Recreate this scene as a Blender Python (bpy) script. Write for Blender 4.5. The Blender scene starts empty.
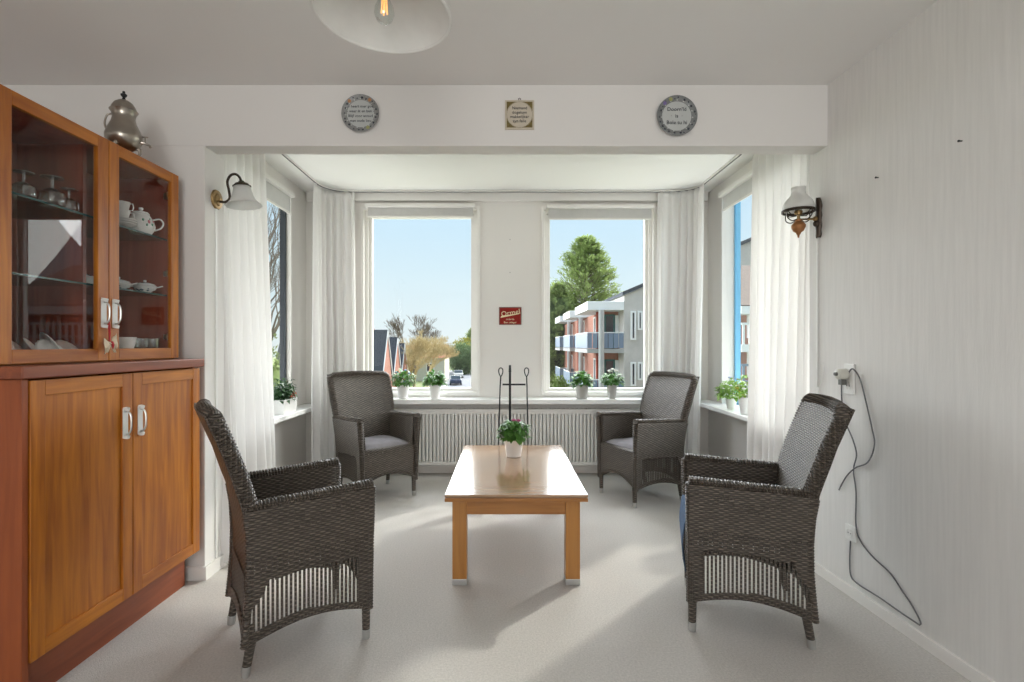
import bpy, bmesh, math, random
from mathutils import Vector, Matrix
random.seed(7)
PI = math.pi
S = bpy.context.scene
COL = S.collection

# ------------------------------------------------------------------ camera
F = 520.0                       # focal length in pixels of the 1024 px wide frame
CX, CY, CH = 505.0, 345.0, 1.2  # vanishing point and camera height
cam_d = bpy.data.cameras.new('camera'); cam = bpy.data.objects.new('camera', cam_d); COL.objects.link(cam)
cam.location = (0, 0, CH); cam.rotation_euler = (PI/2, 0, 0)
cam_d.sensor_width = 36.0; cam_d.lens = 36.0*F/1024
cam_d.shift_x = (512-CX)/1024.0; cam_d.shift_y = (CY-341)/1024.0
cam_d.clip_start = 0.05; cam_d.clip_end = 600
S.camera = cam
# ------------------------------------------------------------------ colour management
S.view_settings.view_transform = 'Standard'; S.view_settings.look = 'None'
S.view_settings.gamma = 1.0; S.view_settings.use_curve_mapping = False
S.view_settings.exposure = 0.36
S.render.film_transparent = False
try:
    S.cycles.use_denoising = True
    S.cycles.max_bounces = 12; S.cycles.transparent_max_bounces = 24
    S.cycles.diffuse_bounces = 6; S.cycles.sample_clamp_indirect = 4.0
    S.cycles.caustics_reflective = False; S.cycles.caustics_refractive = False
except Exception: pass
# ------------------------------------------------------------------ world
W = bpy.data.worlds.new('world'); S.world = W; W.use_nodes = True
nt = W.node_tree; nt.nodes.clear()
wo = nt.nodes.new('ShaderNodeOutputWorld'); bg = nt.nodes.new('ShaderNodeBackground')
tc = nt.nodes.new('ShaderNodeTexCoord'); sx = nt.nodes.new('ShaderNodeSeparateXYZ')
cr = nt.nodes.new('ShaderNodeValToRGB')
nt.links.new(tc.outputs['Generated'], sx.inputs[0]); nt.links.new(sx.outputs['Z'], cr.inputs[0])
nt.links.new(cr.outputs[0], bg.inputs[0]); nt.links.new(bg.outputs[0], wo.inputs[0])
e = cr.color_ramp.elements
e[0].position = 0.0; e[0].color = (0.70, 0.75, 0.775, 1)
e[1].position = 0.30; e[1].color = (0.48, 0.665, 0.84, 1)
k = cr.color_ramp.elements.new(0.12); k.color = (0.61, 0.725, 0.80, 1)
k = cr.color_ramp.elements.new(0.9); k.color = (0.35, 0.6, 0.95, 1)
bg.inputs[1].default_value = 1.0
# ------------------------------------------------------------------ lights
def sun(name, to_sun, energy, angle, col=(1, 1, 1)):
    l = bpy.data.lights.new(name, 'SUN'); l.energy = energy; l.angle = math.radians(angle); l.color = col
    o = bpy.data.objects.new(name, l); COL.objects.link(o)
    o.rotation_euler = Vector(to_sun).to_track_quat('Z', 'Y').to_euler(); return o
sun('sun', (0.68, 0.73, 0.66), 1.6, 2.0, (1.0, 0.95, 0.86))
sun('sky_glow_back', (0.1, 1.0, 0.55), 10.0, 75, (0.98, 0.97, 1.0))
sun('sky_glow_left', (-1.0, 0.25, 0.45), 4.5, 70, (0.96, 0.96, 1.0))
sun('sky_glow_right', (1.0, 0.3, 0.45), 5.2, 70, (1.0, 0.97, 0.93))
def area(name, loc, rot, sx_, sy_, power, col=(1, 1, 1)):
    l = bpy.data.lights.new(name, 'AREA'); l.shape = 'RECTANGLE'; l.size = sx_; l.size_y = sy_; l.energy = power; l.color = col
    o = bpy.data.objects.new(name, l); COL.objects.link(o); o.location = loc; o.rotation_euler = rot; return o
area('rear_fill', (0.0, -2.95, 1.45), (PI/2, 0, 0), 1.6, 1.8, 50, (1.0, 0.97, 0.93))  # fill lamp added behind the camera to brighten the room

# lamps added outside below the sills, standing in for ground bounce onto bay ceiling
area('bay_fill_back', (0.0, 5.45, 0.15), (math.radians(180-35), 0, 0), 3.0, 0.7, 60, (1.0, 0.97, 0.92))
area('bay_fill_left', (-2.55, 3.75, 0.15), (PI, math.radians(35), 0), 0.7, 1.6, 16, (1.0, 0.98, 0.95))
area('bay_fill_right', (2.6, 3.75, 0.15), (PI, math.radians(-35), 0), 0.7, 1.6, 24, (1.0, 0.97, 0.92))

def pos(px, py, d):
    """world point at depth d metres for a pixel of the photograph"""
    return Vector(((px-CX)*d/F, d, CH-(py-CY)*d/F))

# ================================================================== materials
MATS = {}
def mat(name, col=(0.8, 0.8, 0.8), rough=0.5, metal=0.0, spec=0.5, trans=0.0, noise=None, bump=None, subsurf=0, emis=None, alpha=None, coat=0):
    """noise=(scale, amount, stretch xyz), bump=(scale, strength, distance)"""
    if name in MATS: return MATS[name]
    m = bpy.data.materials.new(name); m.use_nodes = True; MATS[name] = m
    t = m.node_tree; b = t.nodes['Principled BSDF']
    b.inputs['Base Color'].default_value = (*col, 1); b.inputs['Roughness'].default_value = rough
    b.inputs['Metallic'].default_value = metal; b.inputs['Specular IOR Level'].default_value = spec
    if coat: b.inputs['Coat Weight'].default_value = coat; b.inputs['Coat Roughness'].default_value = 0.08
    co = t.nodes.new('ShaderNodeTexCoord')
    if noise is None: noise = (18, 0.06, (1, 1, 1))
    mp = t.nodes.new('ShaderNodeMapping'); mp.inputs['Scale'].default_value = noise[2]
    n = t.nodes.new('ShaderNodeTexNoise'); n.inputs['Scale'].default_value = noise[0]; n.inputs['Detail'].default_value = 4
    r = t.nodes.new('ShaderNodeMapRange'); r.inputs[3].default_value = 1-noise[1]; r.inputs[4].default_value = 1+noise[1]
    mx = t.nodes.new('ShaderNodeVectorMath'); mx.operation = 'SCALE'; mx.inputs[0].default_value = col
    t.links.new(co.outputs['Object'], mp.inputs[0]); t.links.new(mp.outputs[0], n.inputs['Vector'])
    t.links.new(n.outputs[0], r.inputs[0]); t.links.new(r.outputs[0], mx.inputs['Scale'])
    t.links.new(mx.outputs[0], b.inputs['Base Color'])
    if bump:
        n2 = t.nodes.new('ShaderNodeTexNoise'); n2.inputs['Scale'].default_value = bump[0]; n2.inputs['Detail'].default_value = 3
        t.links.new(co.outputs['Object'], n2.inputs['Vector'])
        bp = t.nodes.new('ShaderNodeBump'); bp.inputs['Strength'].default_value = bump[1]; bp.inputs['Distance'].default_value = bump[2]
        t.links.new(n2.outputs[0], bp.inputs['Height']); t.links.new(bp.outputs[0], b.inputs['Normal'])
    if emis: b.inputs['Emission Color'].default_value = (*emis[0], 1); b.inputs['Emission Strength'].default_value = emis[1]
    if trans:
        out = t.nodes['Material Output']; tr = t.nodes.new('ShaderNodeBsdfTranslucent'); ms = t.nodes.new('ShaderNodeMixShader')
        t.links.new(mx.outputs[0], tr.inputs[0]); ms.inputs[0].default_value = trans
        t.links.new(b.outputs[0], ms.inputs[1]); t.links.new(tr.outputs[0], ms.inputs[2]); t.links.new(ms.outputs[0], out.inputs[0])
        if alpha is not None:
            tp = t.nodes.new('ShaderNodeBsdfTransparent'); m2 = t.nodes.new('ShaderNodeMixShader'); m2.inputs[0].default_value = alpha
            t.links.new(tp.outputs[0], m2.inputs[1]); t.links.new(ms.outputs[0], m2.inputs[2]); t.links.new(m2.outputs[0], out.inputs[0])
    return m

def glass_mat(name, tint=(0.97, 0.99, 0.98), ior=1.45, boost=1.0, base=0.0):
    m = bpy.data.materials.new(name); m.use_nodes = True; t = m.node_tree; t.nodes.clear()
    o = t.nodes.new('ShaderNodeOutputMaterial'); tr = t.nodes.new('ShaderNodeBsdfTransparent'); gl = t.nodes.new('ShaderNodeBsdfGlossy')
    fr = t.nodes.new('ShaderNodeFresnel'); fr.inputs[0].default_value = ior
    mu = t.nodes.new('ShaderNodeMath'); mu.operation = 'MULTIPLY_ADD'; mu.inputs[1].default_value = boost; mu.inputs[2].default_value = base; mu.use_clamp = True
    mx = t.nodes.new('ShaderNodeMixShader'); tr.inputs[0].default_value = (*tint, 1); gl.inputs['Roughness'].default_value = 0.0
    ge = t.nodes.new('ShaderNodeNewGeometry'); fb_ = t.nodes.new('ShaderNodeMath'); fb_.operation = 'SUBTRACT'; fb_.inputs[0].default_value = 1.0
    mm_ = t.nodes.new('ShaderNodeMath'); mm_.operation = 'MULTIPLY'     # reflect at the outer surface only
    t.links.new(ge.outputs['Backfacing'], fb_.inputs[1]); t.links.new(fr.outputs[0], mu.inputs[0]); t.links.new(mu.outputs[0], mm_.inputs[0]); t.links.new(fb_.outputs[0], mm_.inputs[1]); t.links.new(mm_.outputs[0], mx.inputs[0])
    t.links.new(tr.outputs[0], mx.inputs[1]); t.links.new(gl.outputs[0], mx.inputs[2]); t.links.new(mx.outputs[0], o.inputs[0])
    return m
GLASS = glass_mat('window_glass'); CABGLASS = glass_mat('cabinet_glass', (0.93, 0.93, 0.93), 1.45, 0.9, 0.0)
WARE = glass_mat('clear_glassware', (0.9, 0.93, 0.92), 1.5, 2.2, 0.10); SHELFG = glass_mat('green_shelf_glass', (0.72, 0.85, 0.8), 1.5, 1.2)
EDGE = mat('shelf_glass_edge', (0.03, 0.075, 0.075), 0.15)

def wood(name, c1, c2, axis='Z', rough=0.35, scale=1.0, strength=0.05, coat=0.2, cior=1.5):
    m = bpy.data.materials.new(name); m.use_nodes = True; t = m.node_tree; b = t.nodes['Principled BSDF']
    co = t.nodes.new('ShaderNodeTexCoord'); mp = t.nodes.new('ShaderNodeMapping')
    s = [14*scale]*3; s['XYZ'.index(axis)] = 1.1*scale; mp.inputs['Scale'].default_value = s
    n = t.nodes.new('ShaderNodeTexNoise'); n.inputs['Scale'].default_value = 2.2; n.inputs['Detail'].default_value = 7; n.inputs['Distortion'].default_value = 0.5
    n2 = t.nodes.new('ShaderNodeTexNoise'); n2.inputs['Scale'].default_value = 3.0; n2.inputs['Detail'].default_value = 2
    # lamella bands: boards about 7 cm wide
    r = t.nodes.new('ShaderNodeValToRGB'); r.color_ramp.elements[0].color = (*c1, 1); r.color_ramp.elements[1].color = (*c2, 1)
    r.color_ramp.elements[0].position = 0.32; r.color_ramp.elements[1].position = 0.72
    ad = t.nodes.new('ShaderNodeMath'); ad.operation = 'MULTIPLY_ADD'; ad.inputs[1].default_value = 0.35
    t.links.new(co.outputs['Object'], mp.inputs[0]); t.links.new(mp.outputs[0], n.inputs['Vector']); t.links.new(co.outputs['Object'], n2.inputs['Vector'])
    sb = t.nodes.new('ShaderNodeMath'); sb.operation = 'SUBTRACT'; sb.inputs[1].default_value = 0.5
    t.links.new(n2.outputs[0], sb.inputs[0]); t.links.new(sb.outputs[0], ad.inputs[0]); t.links.new(n.outputs[0], ad.inputs[2])
    t.links.new(ad.outputs[0], r.inputs[0]); t.links.new(r.outputs[0], b.inputs['Base Color'])
    bp = t.nodes.new('ShaderNodeBump'); bp.inputs['Strength'].default_value = strength; bp.inputs['Distance'].default_value = 0.002
    t.links.new(n.outputs[0], bp.inputs['Height']); t.links.new(bp.outputs[0], b.inputs['Normal'])
    b.inputs['Roughness'].default_value = rough; b.inputs['Coat Weight'].default_value = coat; b.inputs['Coat Roughness'].default_value = 0.15 if coat < .5 else 0.13; b.inputs['Coat IOR'].default_value = cior
    return m
CH1, CH2 = (0.30, 0.080, 0.006), (0.56, 0.195, 0.012)
CHERRY_V = wood('cherry_wood_upright', CH1, CH2, 'Z', .45, coat=.06); CHERRY_H = wood('cherry_wood_level', CH1, CH2, 'Y', .45, coat=.06)
REDWOOD = wood('red_brown_board', (0.19, 0.045, 0.018), (0.30, 0.08, 0.028), 'Y', 0.45, coat=.06)
REDWOOD_V = wood('red_brown_side', (0.24, 0.055, 0.015), (0.36, 0.09, 0.022), 'Z', 0.5, coat=.05)
INNER = wood('dark_cherry_interior', (0.26, 0.05, 0.026), (0.38, 0.085, 0.04), 'Z', 0.5)
TABLEW = wood('honey_wood', (0.36, 0.15, 0.032), (0.50, 0.225, 0.05), 'Z', 0.35, 0.8)
TABLETOP = wood('polished_table_top_wood', (0.33, 0.19, 0.10), (0.45, 0.27, 0.15), 'X', 0.17, 0.7, 0.02, 1.0, 1.7)
TABLEEDGE = wood('honey_wood_edge', (0.30, 0.12, 0.03), (0.46, 0.2, 0.05), 'X', 0.3)

def weave(name, base, light, holes=True, pu=0.019, pv=0.0085):
    m = bpy.data.materials.new(name); m.use_nodes = True; t = m.node_tree; b = t.nodes['Principled BSDF']; out = t.nodes['Material Output']
    L = t.links.new
    def M(op, a, bb=None, c=None, clamp=False):
        n = t.nodes.new('ShaderNodeMath'); n.operation = op; n.use_clamp = clamp
        for i, v in enumerate((a, bb, c)):
            if v is None: continue
            if isinstance(v, (int, float)): n.inputs[i].default_value = v
            else: L(v, n.inputs[i])
        return n.outputs[0]
    uv = t.nodes.new('ShaderNodeUVMap'); sp = t.nodes.new('ShaderNodeSeparateXYZ'); L(uv.outputs[0], sp.inputs[0])
    nz = t.nodes.new('ShaderNodeTexNoise'); nz.inputs['Scale'].default_value = 35; L(uv.outputs[0], nz.inputs['Vector'])
    u = M('DIVIDE', sp.outputs[0], pu); v0 = M('DIVIDE', sp.outputs[1], pv)
    v = M('ADD', v0, M('MULTIPLY', nz.outputs[0], 0.5))
    row = M('FLOOR', v); fv = M('FRACT', v)
    hv = M('SINE', M('MULTIPLY', fv, PI))
    ph = M('ADD', M('MULTIPLY', u, PI), M('MULTIPLY', row, PI))
    hu = M('ABSOLUTE', M('SINE', ph)); hu2 = M('MULTIPLY_ADD', M('SINE', ph), 0.5, 0.5)
    h = M('MULTIPLY', M('POWER', hv, 0.6), M('MULTIPLY_ADD', hu2, 0.6, 0.4))
    wn = t.nodes.new('ShaderNodeTexWhiteNoise'); wn.noise_dimensions = '2D'
    cb = t.nodes.new('ShaderNodeCombineXYZ'); L(row, cb.inputs[0]); L(M('FLOOR', u), cb.inputs[1]); L(cb.outputs[0], wn.inputs['Vector'])
    var = M('MULTIPLY_ADD', wn.outputs['Value'], 0.6, 0.7)
    mix = t.nodes.new('ShaderNodeMix'); mix.data_type = 'RGBA'; L(M('MULTIPLY', M('POWER', h, 1.5), var, None, True), mix.inputs[0])
    mix.inputs[6].default_value = (*base, 1); mix.inputs[7].default_value = (*light, 1)
    L(mix.outputs[2], b.inputs['Base Color']); b.inputs['Roughness'].default_value = 0.42; b.inputs['Specular IOR Level'].default_value = 0.45
    bp = t.nodes.new('ShaderNodeBump'); bp.inputs['Strength'].default_value = 1.0; bp.inputs['Distance'].default_value = 0.004
    L(h, bp.inputs['Height']); L(bp.outputs[0], b.inputs['Normal'])
    if holes:   # loose weave: small see-through gaps in two bands
        n2 = t.nodes.new('ShaderNodeTexNoise'); n2.inputs['Scale'].default_value = 9; L(uv.outputs[0], n2.inputs['Vector'])
        fu = M('FRACT', M('MULTIPLY', u, 1.0))
        sp_ = M('LESS_THAN', fu, 0.32); sv = M('LESS_THAN', M('FRACT', M('DIVIDE', sp.outputs[1], 0.0125)), 0.45)
        band = M('MULTIPLY', M('GREATER_THAN', sp.outputs[1], 0.37), M('LESS_THAN', sp.outputs[1], 0.44))
        band2 = M('MULTIPLY', M('GREATER_THAN', sp.outputs[1], 0.51), M('LESS_THAN', sp.outputs[1], 0.60))
        band2 = M('MULTIPLY', band2, M('GREATER_THAN', n2.outputs[0], 0.49))
        bb = M('MAXIMUM', M('MULTIPLY', band, M('GREATER_THAN', n2.outputs[0], 0.30)), band2)
        hole = M('MULTIPLY', M('MULTIPLY', sp_, sv), bb)
        tp = t.nodes.new('ShaderNodeBsdfTransparent'); ms = t.nodes.new('ShaderNodeMixShader')
        L(hole, ms.inputs[0]); L(b.outputs[0], ms.inputs[1]); L(tp.outputs[0], ms.inputs[2]); L(ms.outputs[0], out.inputs[0])
    return m
WB, WL = (0.018, 0.014, 0.011), (0.19, 0.155, 0.125)
WICKER = weave('grey_brown_wicker_loose', WB, WL); WICKER_T = weave('grey_brown_wicker', WB, WL, False)

def wall_mat(name, col, streak=0.04):
    m = bpy.data.materials.new(name); m.use_nodes = True; t = m.node_tree; b = t.nodes['Principled BSDF']; L = t.links.new
    co = t.nodes.new('ShaderNodeTexCoord'); mp = t.nodes.new('ShaderNodeMapping'); mp.inputs['Scale'].default_value = (22, 22, 1.2)
    n = t.nodes.new('ShaderNodeTexNoise'); n.inputs['Scale'].default_value = 3; n.inputs['Detail'].default_value = 5
    mp2 = t.nodes.new('ShaderNodeMapping'); mp2.inputs['Scale'].default_value = (90, 90, 9)
    n2 = t.nodes.new('ShaderNodeTexNoise'); n2.inputs['Scale'].default_value = 3; n2.inputs['Detail'].default_value = 3
    L(co.outputs['Object'], mp.inputs[0]); L(mp.outputs[0], n.inputs['Vector']); L(co.outputs['Object'], mp2.inputs[0]); L(mp2.outputs[0], n2.inputs['Vector'])
    r = t.nodes.new('ShaderNodeMapRange'); r.inputs[1].default_value = 0.3; r.inputs[2].default_value = 0.7; r.inputs[3].default_value = 1-streak; r.inputs[4].default_value = 1+streak
    mx = t.nodes.new('ShaderNodeVectorMath'); mx.operation = 'SCALE'; mx.inputs[0].default_value = col
    L(n.outputs[0], r.inputs[0]); L(r.outputs[0], mx.inputs['Scale']); L(mx.outputs[0], b.inputs['Base Color'])
    bp = t.nodes.new('ShaderNodeBump'); bp.inputs['Strength'].default_value = 0.35; bp.inputs['Distance'].default_value = 0.002
    L(n2.outputs[0], bp.inputs['Height']); L(bp.outputs[0], b.inputs['Normal']); b.inputs['Roughness'].default_value = 0.75; b.inputs['Specular IOR Level'].default_value = 0.25
    return m
WALLP = wall_mat('textured_wallpaper', (0.76, 0.75, 0.73), 0.035)
PAINT = mat('white_wall_paint', (0.78, 0.765, 0.745), 0.8, spec=0.2, noise=(3, 0.015, (1, 1, 1)), bump=(160, 0.15, 0.001))
PAINTB = mat('cream_bay_paint', (0.80, 0.775, 0.745), 0.75, spec=0.2, noise=(3, 0.015, (1, 1, 1)))
CEIL = mat('ceiling_paint', (0.80, 0.79, 0.775), 0.85, spec=0.15, noise=(2, 0.012, (1, 1, 1)), bump=(120, 0.1, 0.001))
GLOSSW = mat('white_gloss_paint', (0.82, 0.80, 0.77), 0.35, noise=(6, 0.01, (1, 1, 1)))
SILLM = mat('white_sill_board', (0.86, 0.86, 0.85), 0.25, noise=(6, 0.01, (1, 1, 1)))
RADM = mat('radiator_enamel', (0.80, 0.79, 0.76), 0.35, noise=(6, 0.01, (1, 1, 1)))
CARPET = mat('beige_grey_carpet', (0.60, 0.575, 0.545), 0.95, spec=0.05, noise=(120, 0.26, (1, 1, 1)), bump=(260, 0.7, 0.006))
CURT = mat('sheer_white_curtain', (0.93, 0.92, 0.91), 0.85, spec=0.1, trans=0.30, noise=(60, 0.02, (1, 1, 0.1)), alpha=0.93)
BLIND = mat('white_roller_fabric', (0.68, 0.67, 0.66), 0.7, trans=0.3)
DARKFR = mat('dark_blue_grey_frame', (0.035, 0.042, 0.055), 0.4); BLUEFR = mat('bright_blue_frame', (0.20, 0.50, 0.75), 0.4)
METAL = mat('brushed_nickel', (0.62, 0.60, 0.57), 0.3, 1.0); CAPM = mat('aluminium_foot', (0.5, 0.5, 0.49), 0.4, 0.7)
BRASS = mat('antique_brass', (0.30, 0.20, 0.09), 0.38, 0.9, noise=(60, 0.4, (1, 1, 1))); DBRONZE = mat('dark_bronze', (0.06, 0.045, 0.035), 0.4, 0.7)
COPPER = mat('copper_font', (0.36, 0.16, 0.06), 0.4, 0.6, noise=(70, 0.3, (1, 1, 1)))
PEWTER = mat('tarnished_pewter', (0.38, 0.345, 0.30), 0.28, 0.95, noise=(25, 0.2, (1, 1, 1)))
BLACK = mat('black_iron', (0.012, 0.013, 0.016), 0.45, 0.3); CORD = mat('grey_cord', (0.13, 0.13, 0.14), 0.6); WCORD = mat('white_plastic', (0.80, 0.80, 0.78), 0.4)
PORC = mat('white_porcelain', (0.80, 0.80, 0.78), 0.15, coat=0.4); POTW = mat('white_ceramic_pot', (0.82, 0.81, 0.80), 0.3)
POTG = mat('grey_ceramic_pot', (0.40, 0.39, 0.37), 0.5); MILK = mat('milk_glass', (0.88, 0.88, 0.86), 0.2, trans=0.4)
FROST = mat('frosted_glass', (0.86, 0.87, 0.86), 0.35, trans=0.5, alpha=0.8)
PENDG = mat('pendant_milk_glass', (0.94, 0.94, 0.92), 0.25, trans=0.35)
SOIL = mat('potting_soil', (0.05, 0.035, 0.025), 0.95, bump=(90, 0.8, 0.005))
CUSH = mat('grey_cushion_fabric', (0.25, 0.235, 0.25), 0.9, spec=0.1, noise=(25, 0.18, (1, 1, 1)), bump=(300, 0.4, 0.002))
CUSHB = mat('blue_grey_cushion_fabric', (0.10, 0.15, 0.24), 0.9, spec=0.1, noise=(40, 0.25, (1, 1, 1)), bump=(300, 0.4, 0.002))
def leafm(n, c, v=0.35): return mat(n, c, 0.45, trans=0.25, noise=(45, v, (1, 1, 1)))
LEAF = leafm('green_leaf', (0.08, 0.22, 0.035)); LEAFD = leafm('dark_green_leaf', (0.035, 0.09, 0.03)); LEAFY = leafm('fresh_green_leaf', (0.25, 0.42, 0.06))
PINK = leafm('pink_petal', (0.5, 0.08, 0.22), .15); ORANGE = leafm('orange_red_petal', (0.8, 0.13, 0.06), .15); WHITEP = leafm('white_petal', (0.85, 0.85, 0.8), .05)
LILAC = leafm('lilac_petal', (0.42, 0.42, 0.62), .15); BLUEP = leafm('blue_petal', (0.16, 0.28, 0.55), .2); YEL = leafm('yellow_petal', (0.8, 0.5, 0.04), .1)

# ================================================================== mesh helpers
class MB:
    def __init__(s): s.v = []; s.f = []; s.m = []; s.cur = 0
    def add(s, vs, fs):
        b = len(s.v); s.v += [tuple(p) for p in vs]; s.f += [tuple(b+i for i in f) for f in fs]; s.m += [s.cur]*len(fs); return s
    def box(s, x0, y0, z0, x1, y1, z1, M=None):
        vs = [Vector(p) for p in ((x0,y0,z0),(x1,y0,z0),(x1,y1,z0),(x0,y1,z0),(x0,y0,z1),(x1,y0,z1),(x1,y1,z1),(x0,y1,z1))]
        if M is not None: vs = [M @ p for p in vs]
        return s.add(vs, [(0,3,2,1),(4,5,6,7),(0,1,5,4),(1,2,6,5),(2,3,7,6),(3,0,4,7)])
    def cbox(s, c, d, M=None): return s.box(c[0]-d[0]/2, c[1]-d[1]/2, c[2]-d[2]/2, c[0]+d[0]/2, c[1]+d[1]/2, c[2]+d[2]/2, M)
    def tube(s, pts, r, n=8, cap=True, flat=1.0, up=None, closed=False):
        pts = [Vector(p) for p in pts]; rs = r if isinstance(r, (list, tuple)) else [r]*len(pts)
        vs = []; N = len(pts); prev = None
        for i, p in enumerate(pts):
            a = pts[(i-1) % N] if closed else pts[max(i-1, 0)]; b = pts[(i+1) % N] if closed else pts[min(i+1, N-1)]
            t = (b-a); t = t.normalized() if t.length > 1e-9 else Vector((0, 0, 1))
            if up is not None: ref = Vector(up)
            elif prev is None: ref = Vector((0, 0, 1)) if abs(t.z) < 0.9 else Vector((1, 0, 0))
            else: ref = prev
            x = ref - t*ref.dot(t); x = x.normalized() if x.length > 1e-6 else t.orthogonal().normalized(); y = t.cross(x); prev = x
            for k in range(n):
                w = 2*PI*k/n; vs.append(p + x*math.cos(w)*rs[i]*(flat if up is not None else 1) + y*math.sin(w)*rs[i])
        fs = []
        for i in range(N if closed else N-1):
            for k in range(n):
                j = (i+1) % N; fs.append((i*n+k, i*n+(k+1) % n, j*n+(k+1) % n, j*n+k))
        if cap and not closed: fs += [tuple(range(n-1, -1, -1)), tuple((N-1)*n+k for k in range(n))]
        return s.add(vs, fs)
    def lathe(s, prof, c=(0, 0, 0), n=24, M=None, sx=1, sy=1, wob=None):
        vs = []; c = Vector(c)
        for i, (r, z) in enumerate(prof):
            for k in range(n):
                w = 2*PI*k/n; rr = r*(wob(w, i) if wob else 1); p = Vector((rr*math.cos(w)*sx, rr*math.sin(w)*sy, z))
                if M is not None: p = M @ p
                vs.append(c+p)
        fs = [(i*n+k, i*n+(k+1) % n, (i+1)*n+(k+1) % n, (i+1)*n+k) for i in range(len(prof)-1) for k in range(n)]
        if prof[0][0] > 1e-5: pass
        return s.add(vs, fs)
    def prism(s, poly, ax, a0, a1):
        """poly of 2-D points in the plane across axis ax, extruded a0..a1"""
        def P(q, a): l = list(q); l.insert(ax, a); return l
        n = len(poly); vs = [P(q, a0) for q in poly]+[P(q, a1) for q in poly]
        fs = [tuple(range(n)), tuple(range(2*n-1, n-1, -1))]+[(i, i+n, (i+1) % n+n, (i+1) % n) for i in range(n)]
        return s.add(vs, fs)
    def grid(s, f, nu, nv, keep=None):
        vs = [f(i/nu, j/nv) for j in range(nv+1) for i in range(nu+1)]; fs = []
        for j in range(nv):
            for i in range(nu):
                if keep is None or keep((i+.5)/nu, (j+.5)/nv): a = j*(nu+1)+i; fs.append((a, a+1, a+nu+2, a+nu+1))
        return s.add(vs, fs)
    def ball(s, c, r, n=10, m=7, sc=(1, 1, 1), wob=0):
        vs = []; c = Vector(c)
        for i in range(m+1):
            t = PI*i/m
            for k in range(n):
                w = 2*PI*k/n; q = 1+(random.uniform(-wob, wob) if wob else 0)
                vs.append(c+Vector((math.sin(t)*math.cos(w)*r*sc[0]*q, math.sin(t)*math.sin(w)*r*sc[1]*q, -math.cos(t)*r*sc[2]*q)))
        return s.add(vs, [(i*n+k, i*n+(k+1) % n, (i+1)*n+(k+1) % n, (i+1)*n+k) for i in range(m) for k in range(n)])
    def leaf(s, p, d, L, w, droop=0.3):
        p = Vector(p); d = Vector(d).normalized(); sd = d.cross(Vector((0, 0, 1)));
        sd = sd.normalized() if sd.length > 1e-3 else Vector((1, 0, 0)); up = sd.cross(d)
        m_ = p+d*L*.5+up*L*.08; e_ = p+d*L-Vector((0, 0, 1))*L*droop
        a, b = m_+sd*w*.5+up*w*.12, m_-sd*w*.5+up*w*.12
        return s.add([p, a, m_, b, e_], [(0, 2, 1), (0, 3, 2), (1, 2, 4), (2, 3, 4)])

ROOT = {}; CH_ = 1.2
def link(o): COL.objects.link(o); return o
def thing(name, label, cat, loc=(0, 0, 0), rz=0, group=None, kind=None):
    o = bpy.data.objects.new(name, None); link(o); o.location = loc; o.rotation_euler = (0, 0, rz); o.empty_display_size = 0.05
    if label: o['label'] = label
    if cat: o['category'] = cat
    if group: o['group'] = group
    if kind: o['kind'] = kind
    ROOT[o.name] = Vector(loc); return o
def tag(o, label=None, cat=None, group=None, kind=None):
    for k_, v_ in (('label', label), ('category', cat), ('group', group), ('kind', kind)):
        if v_: o[k_] = v_
    return o
def build(name, mb, mats, parent=None, smooth=True, bevel=0, solid=0, world=True, sub=0, ang=38, base=None):
    """link mb as one mesh; verts are world coordinates (world=True) or the parent's own"""
    me = bpy.data.meshes.new(name)
    off = Vector((0, 0, 0))
    if parent is not None and world: off = ROOT[parent.name]
    if parent is None:
        if base is None:
            xs = [p[0] for p in mb.v]; ys = [p[1] for p in mb.v]; zs = [p[2] for p in mb.v]
            off = Vector(((min(xs)+max(xs))/2, (min(ys)+max(ys))/2, min(zs)))
        else: off = Vector(base)
    me.from_pydata([(p[0]-off.x, p[1]-off.y, p[2]-off.z) for p in mb.v], [], mb.f)
    for m in (mats if isinstance(mats, (list, tuple)) else [mats]): me.materials.append(m)
    if any(mb.m): me.polygons.foreach_set('material_index', mb.m)
    bm = bmesh.new(); bm.from_mesh(me)
    bmesh.ops.remove_doubles(bm, verts=bm.verts, dist=1e-5)
    bmesh.ops.recalc_face_normals(bm, faces=bm.faces)
    uvl = bm.loops.layers.uv.new('UVMap')
    for f in bm.faces:
        n = f.normal; ax = max(range(3), key=lambda i: abs(n[i])); f.smooth = smooth
        for l in f.loops:
            c = l.vert.co; l[uvl].uv = ((c.y, c.z), (c.x, c.z), (c.x, c.y))[ax]
    bm.to_mesh(me); bm.free()
    if smooth:
        try: me.set_sharp_from_angle(angle=math.radians(ang))
        except Exception: pass
    o = bpy.data.objects.new(name, me); link(o)
    if parent is not None: o.parent = parent; ROOT[o.name] = ROOT[parent.name]
    else: o.location = off; ROOT[o.name] = off
    if sub: q = o.modifiers.new('subdivision', 'SUBSURF'); q.levels = sub; q.render_levels = sub
    if solid: q = o.modifiers.new('thickness', 'SOLIDIFY'); q.thickness = solid; q.offset = 0
    if bevel: q = o.modifiers.new('bevel', 'BEVEL'); q.width = bevel; q.segments = 2; q.limit_method = 'ANGLE'; q.angle_limit = math.radians(40)
    return o
def struct(name, mb, m, parent=None, **k):
    o = build(name, mb, m, parent, **k)
    if parent is None: o['kind'] = 'structure'
    return o
def copy_thing(src, loc=None, rz=None, label=None):
    r = src.copy(); link(r)
    if loc is not None: r.location = loc
    if rz is not None: r.rotation_euler = (0, 0, rz)
    if label: r['label'] = label
    def rec(a, b):
        for ch in list(a.children):
            c = ch.copy(); link(c); c.parent = b; rec(ch, c)
    rec(src, r); return r
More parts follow.
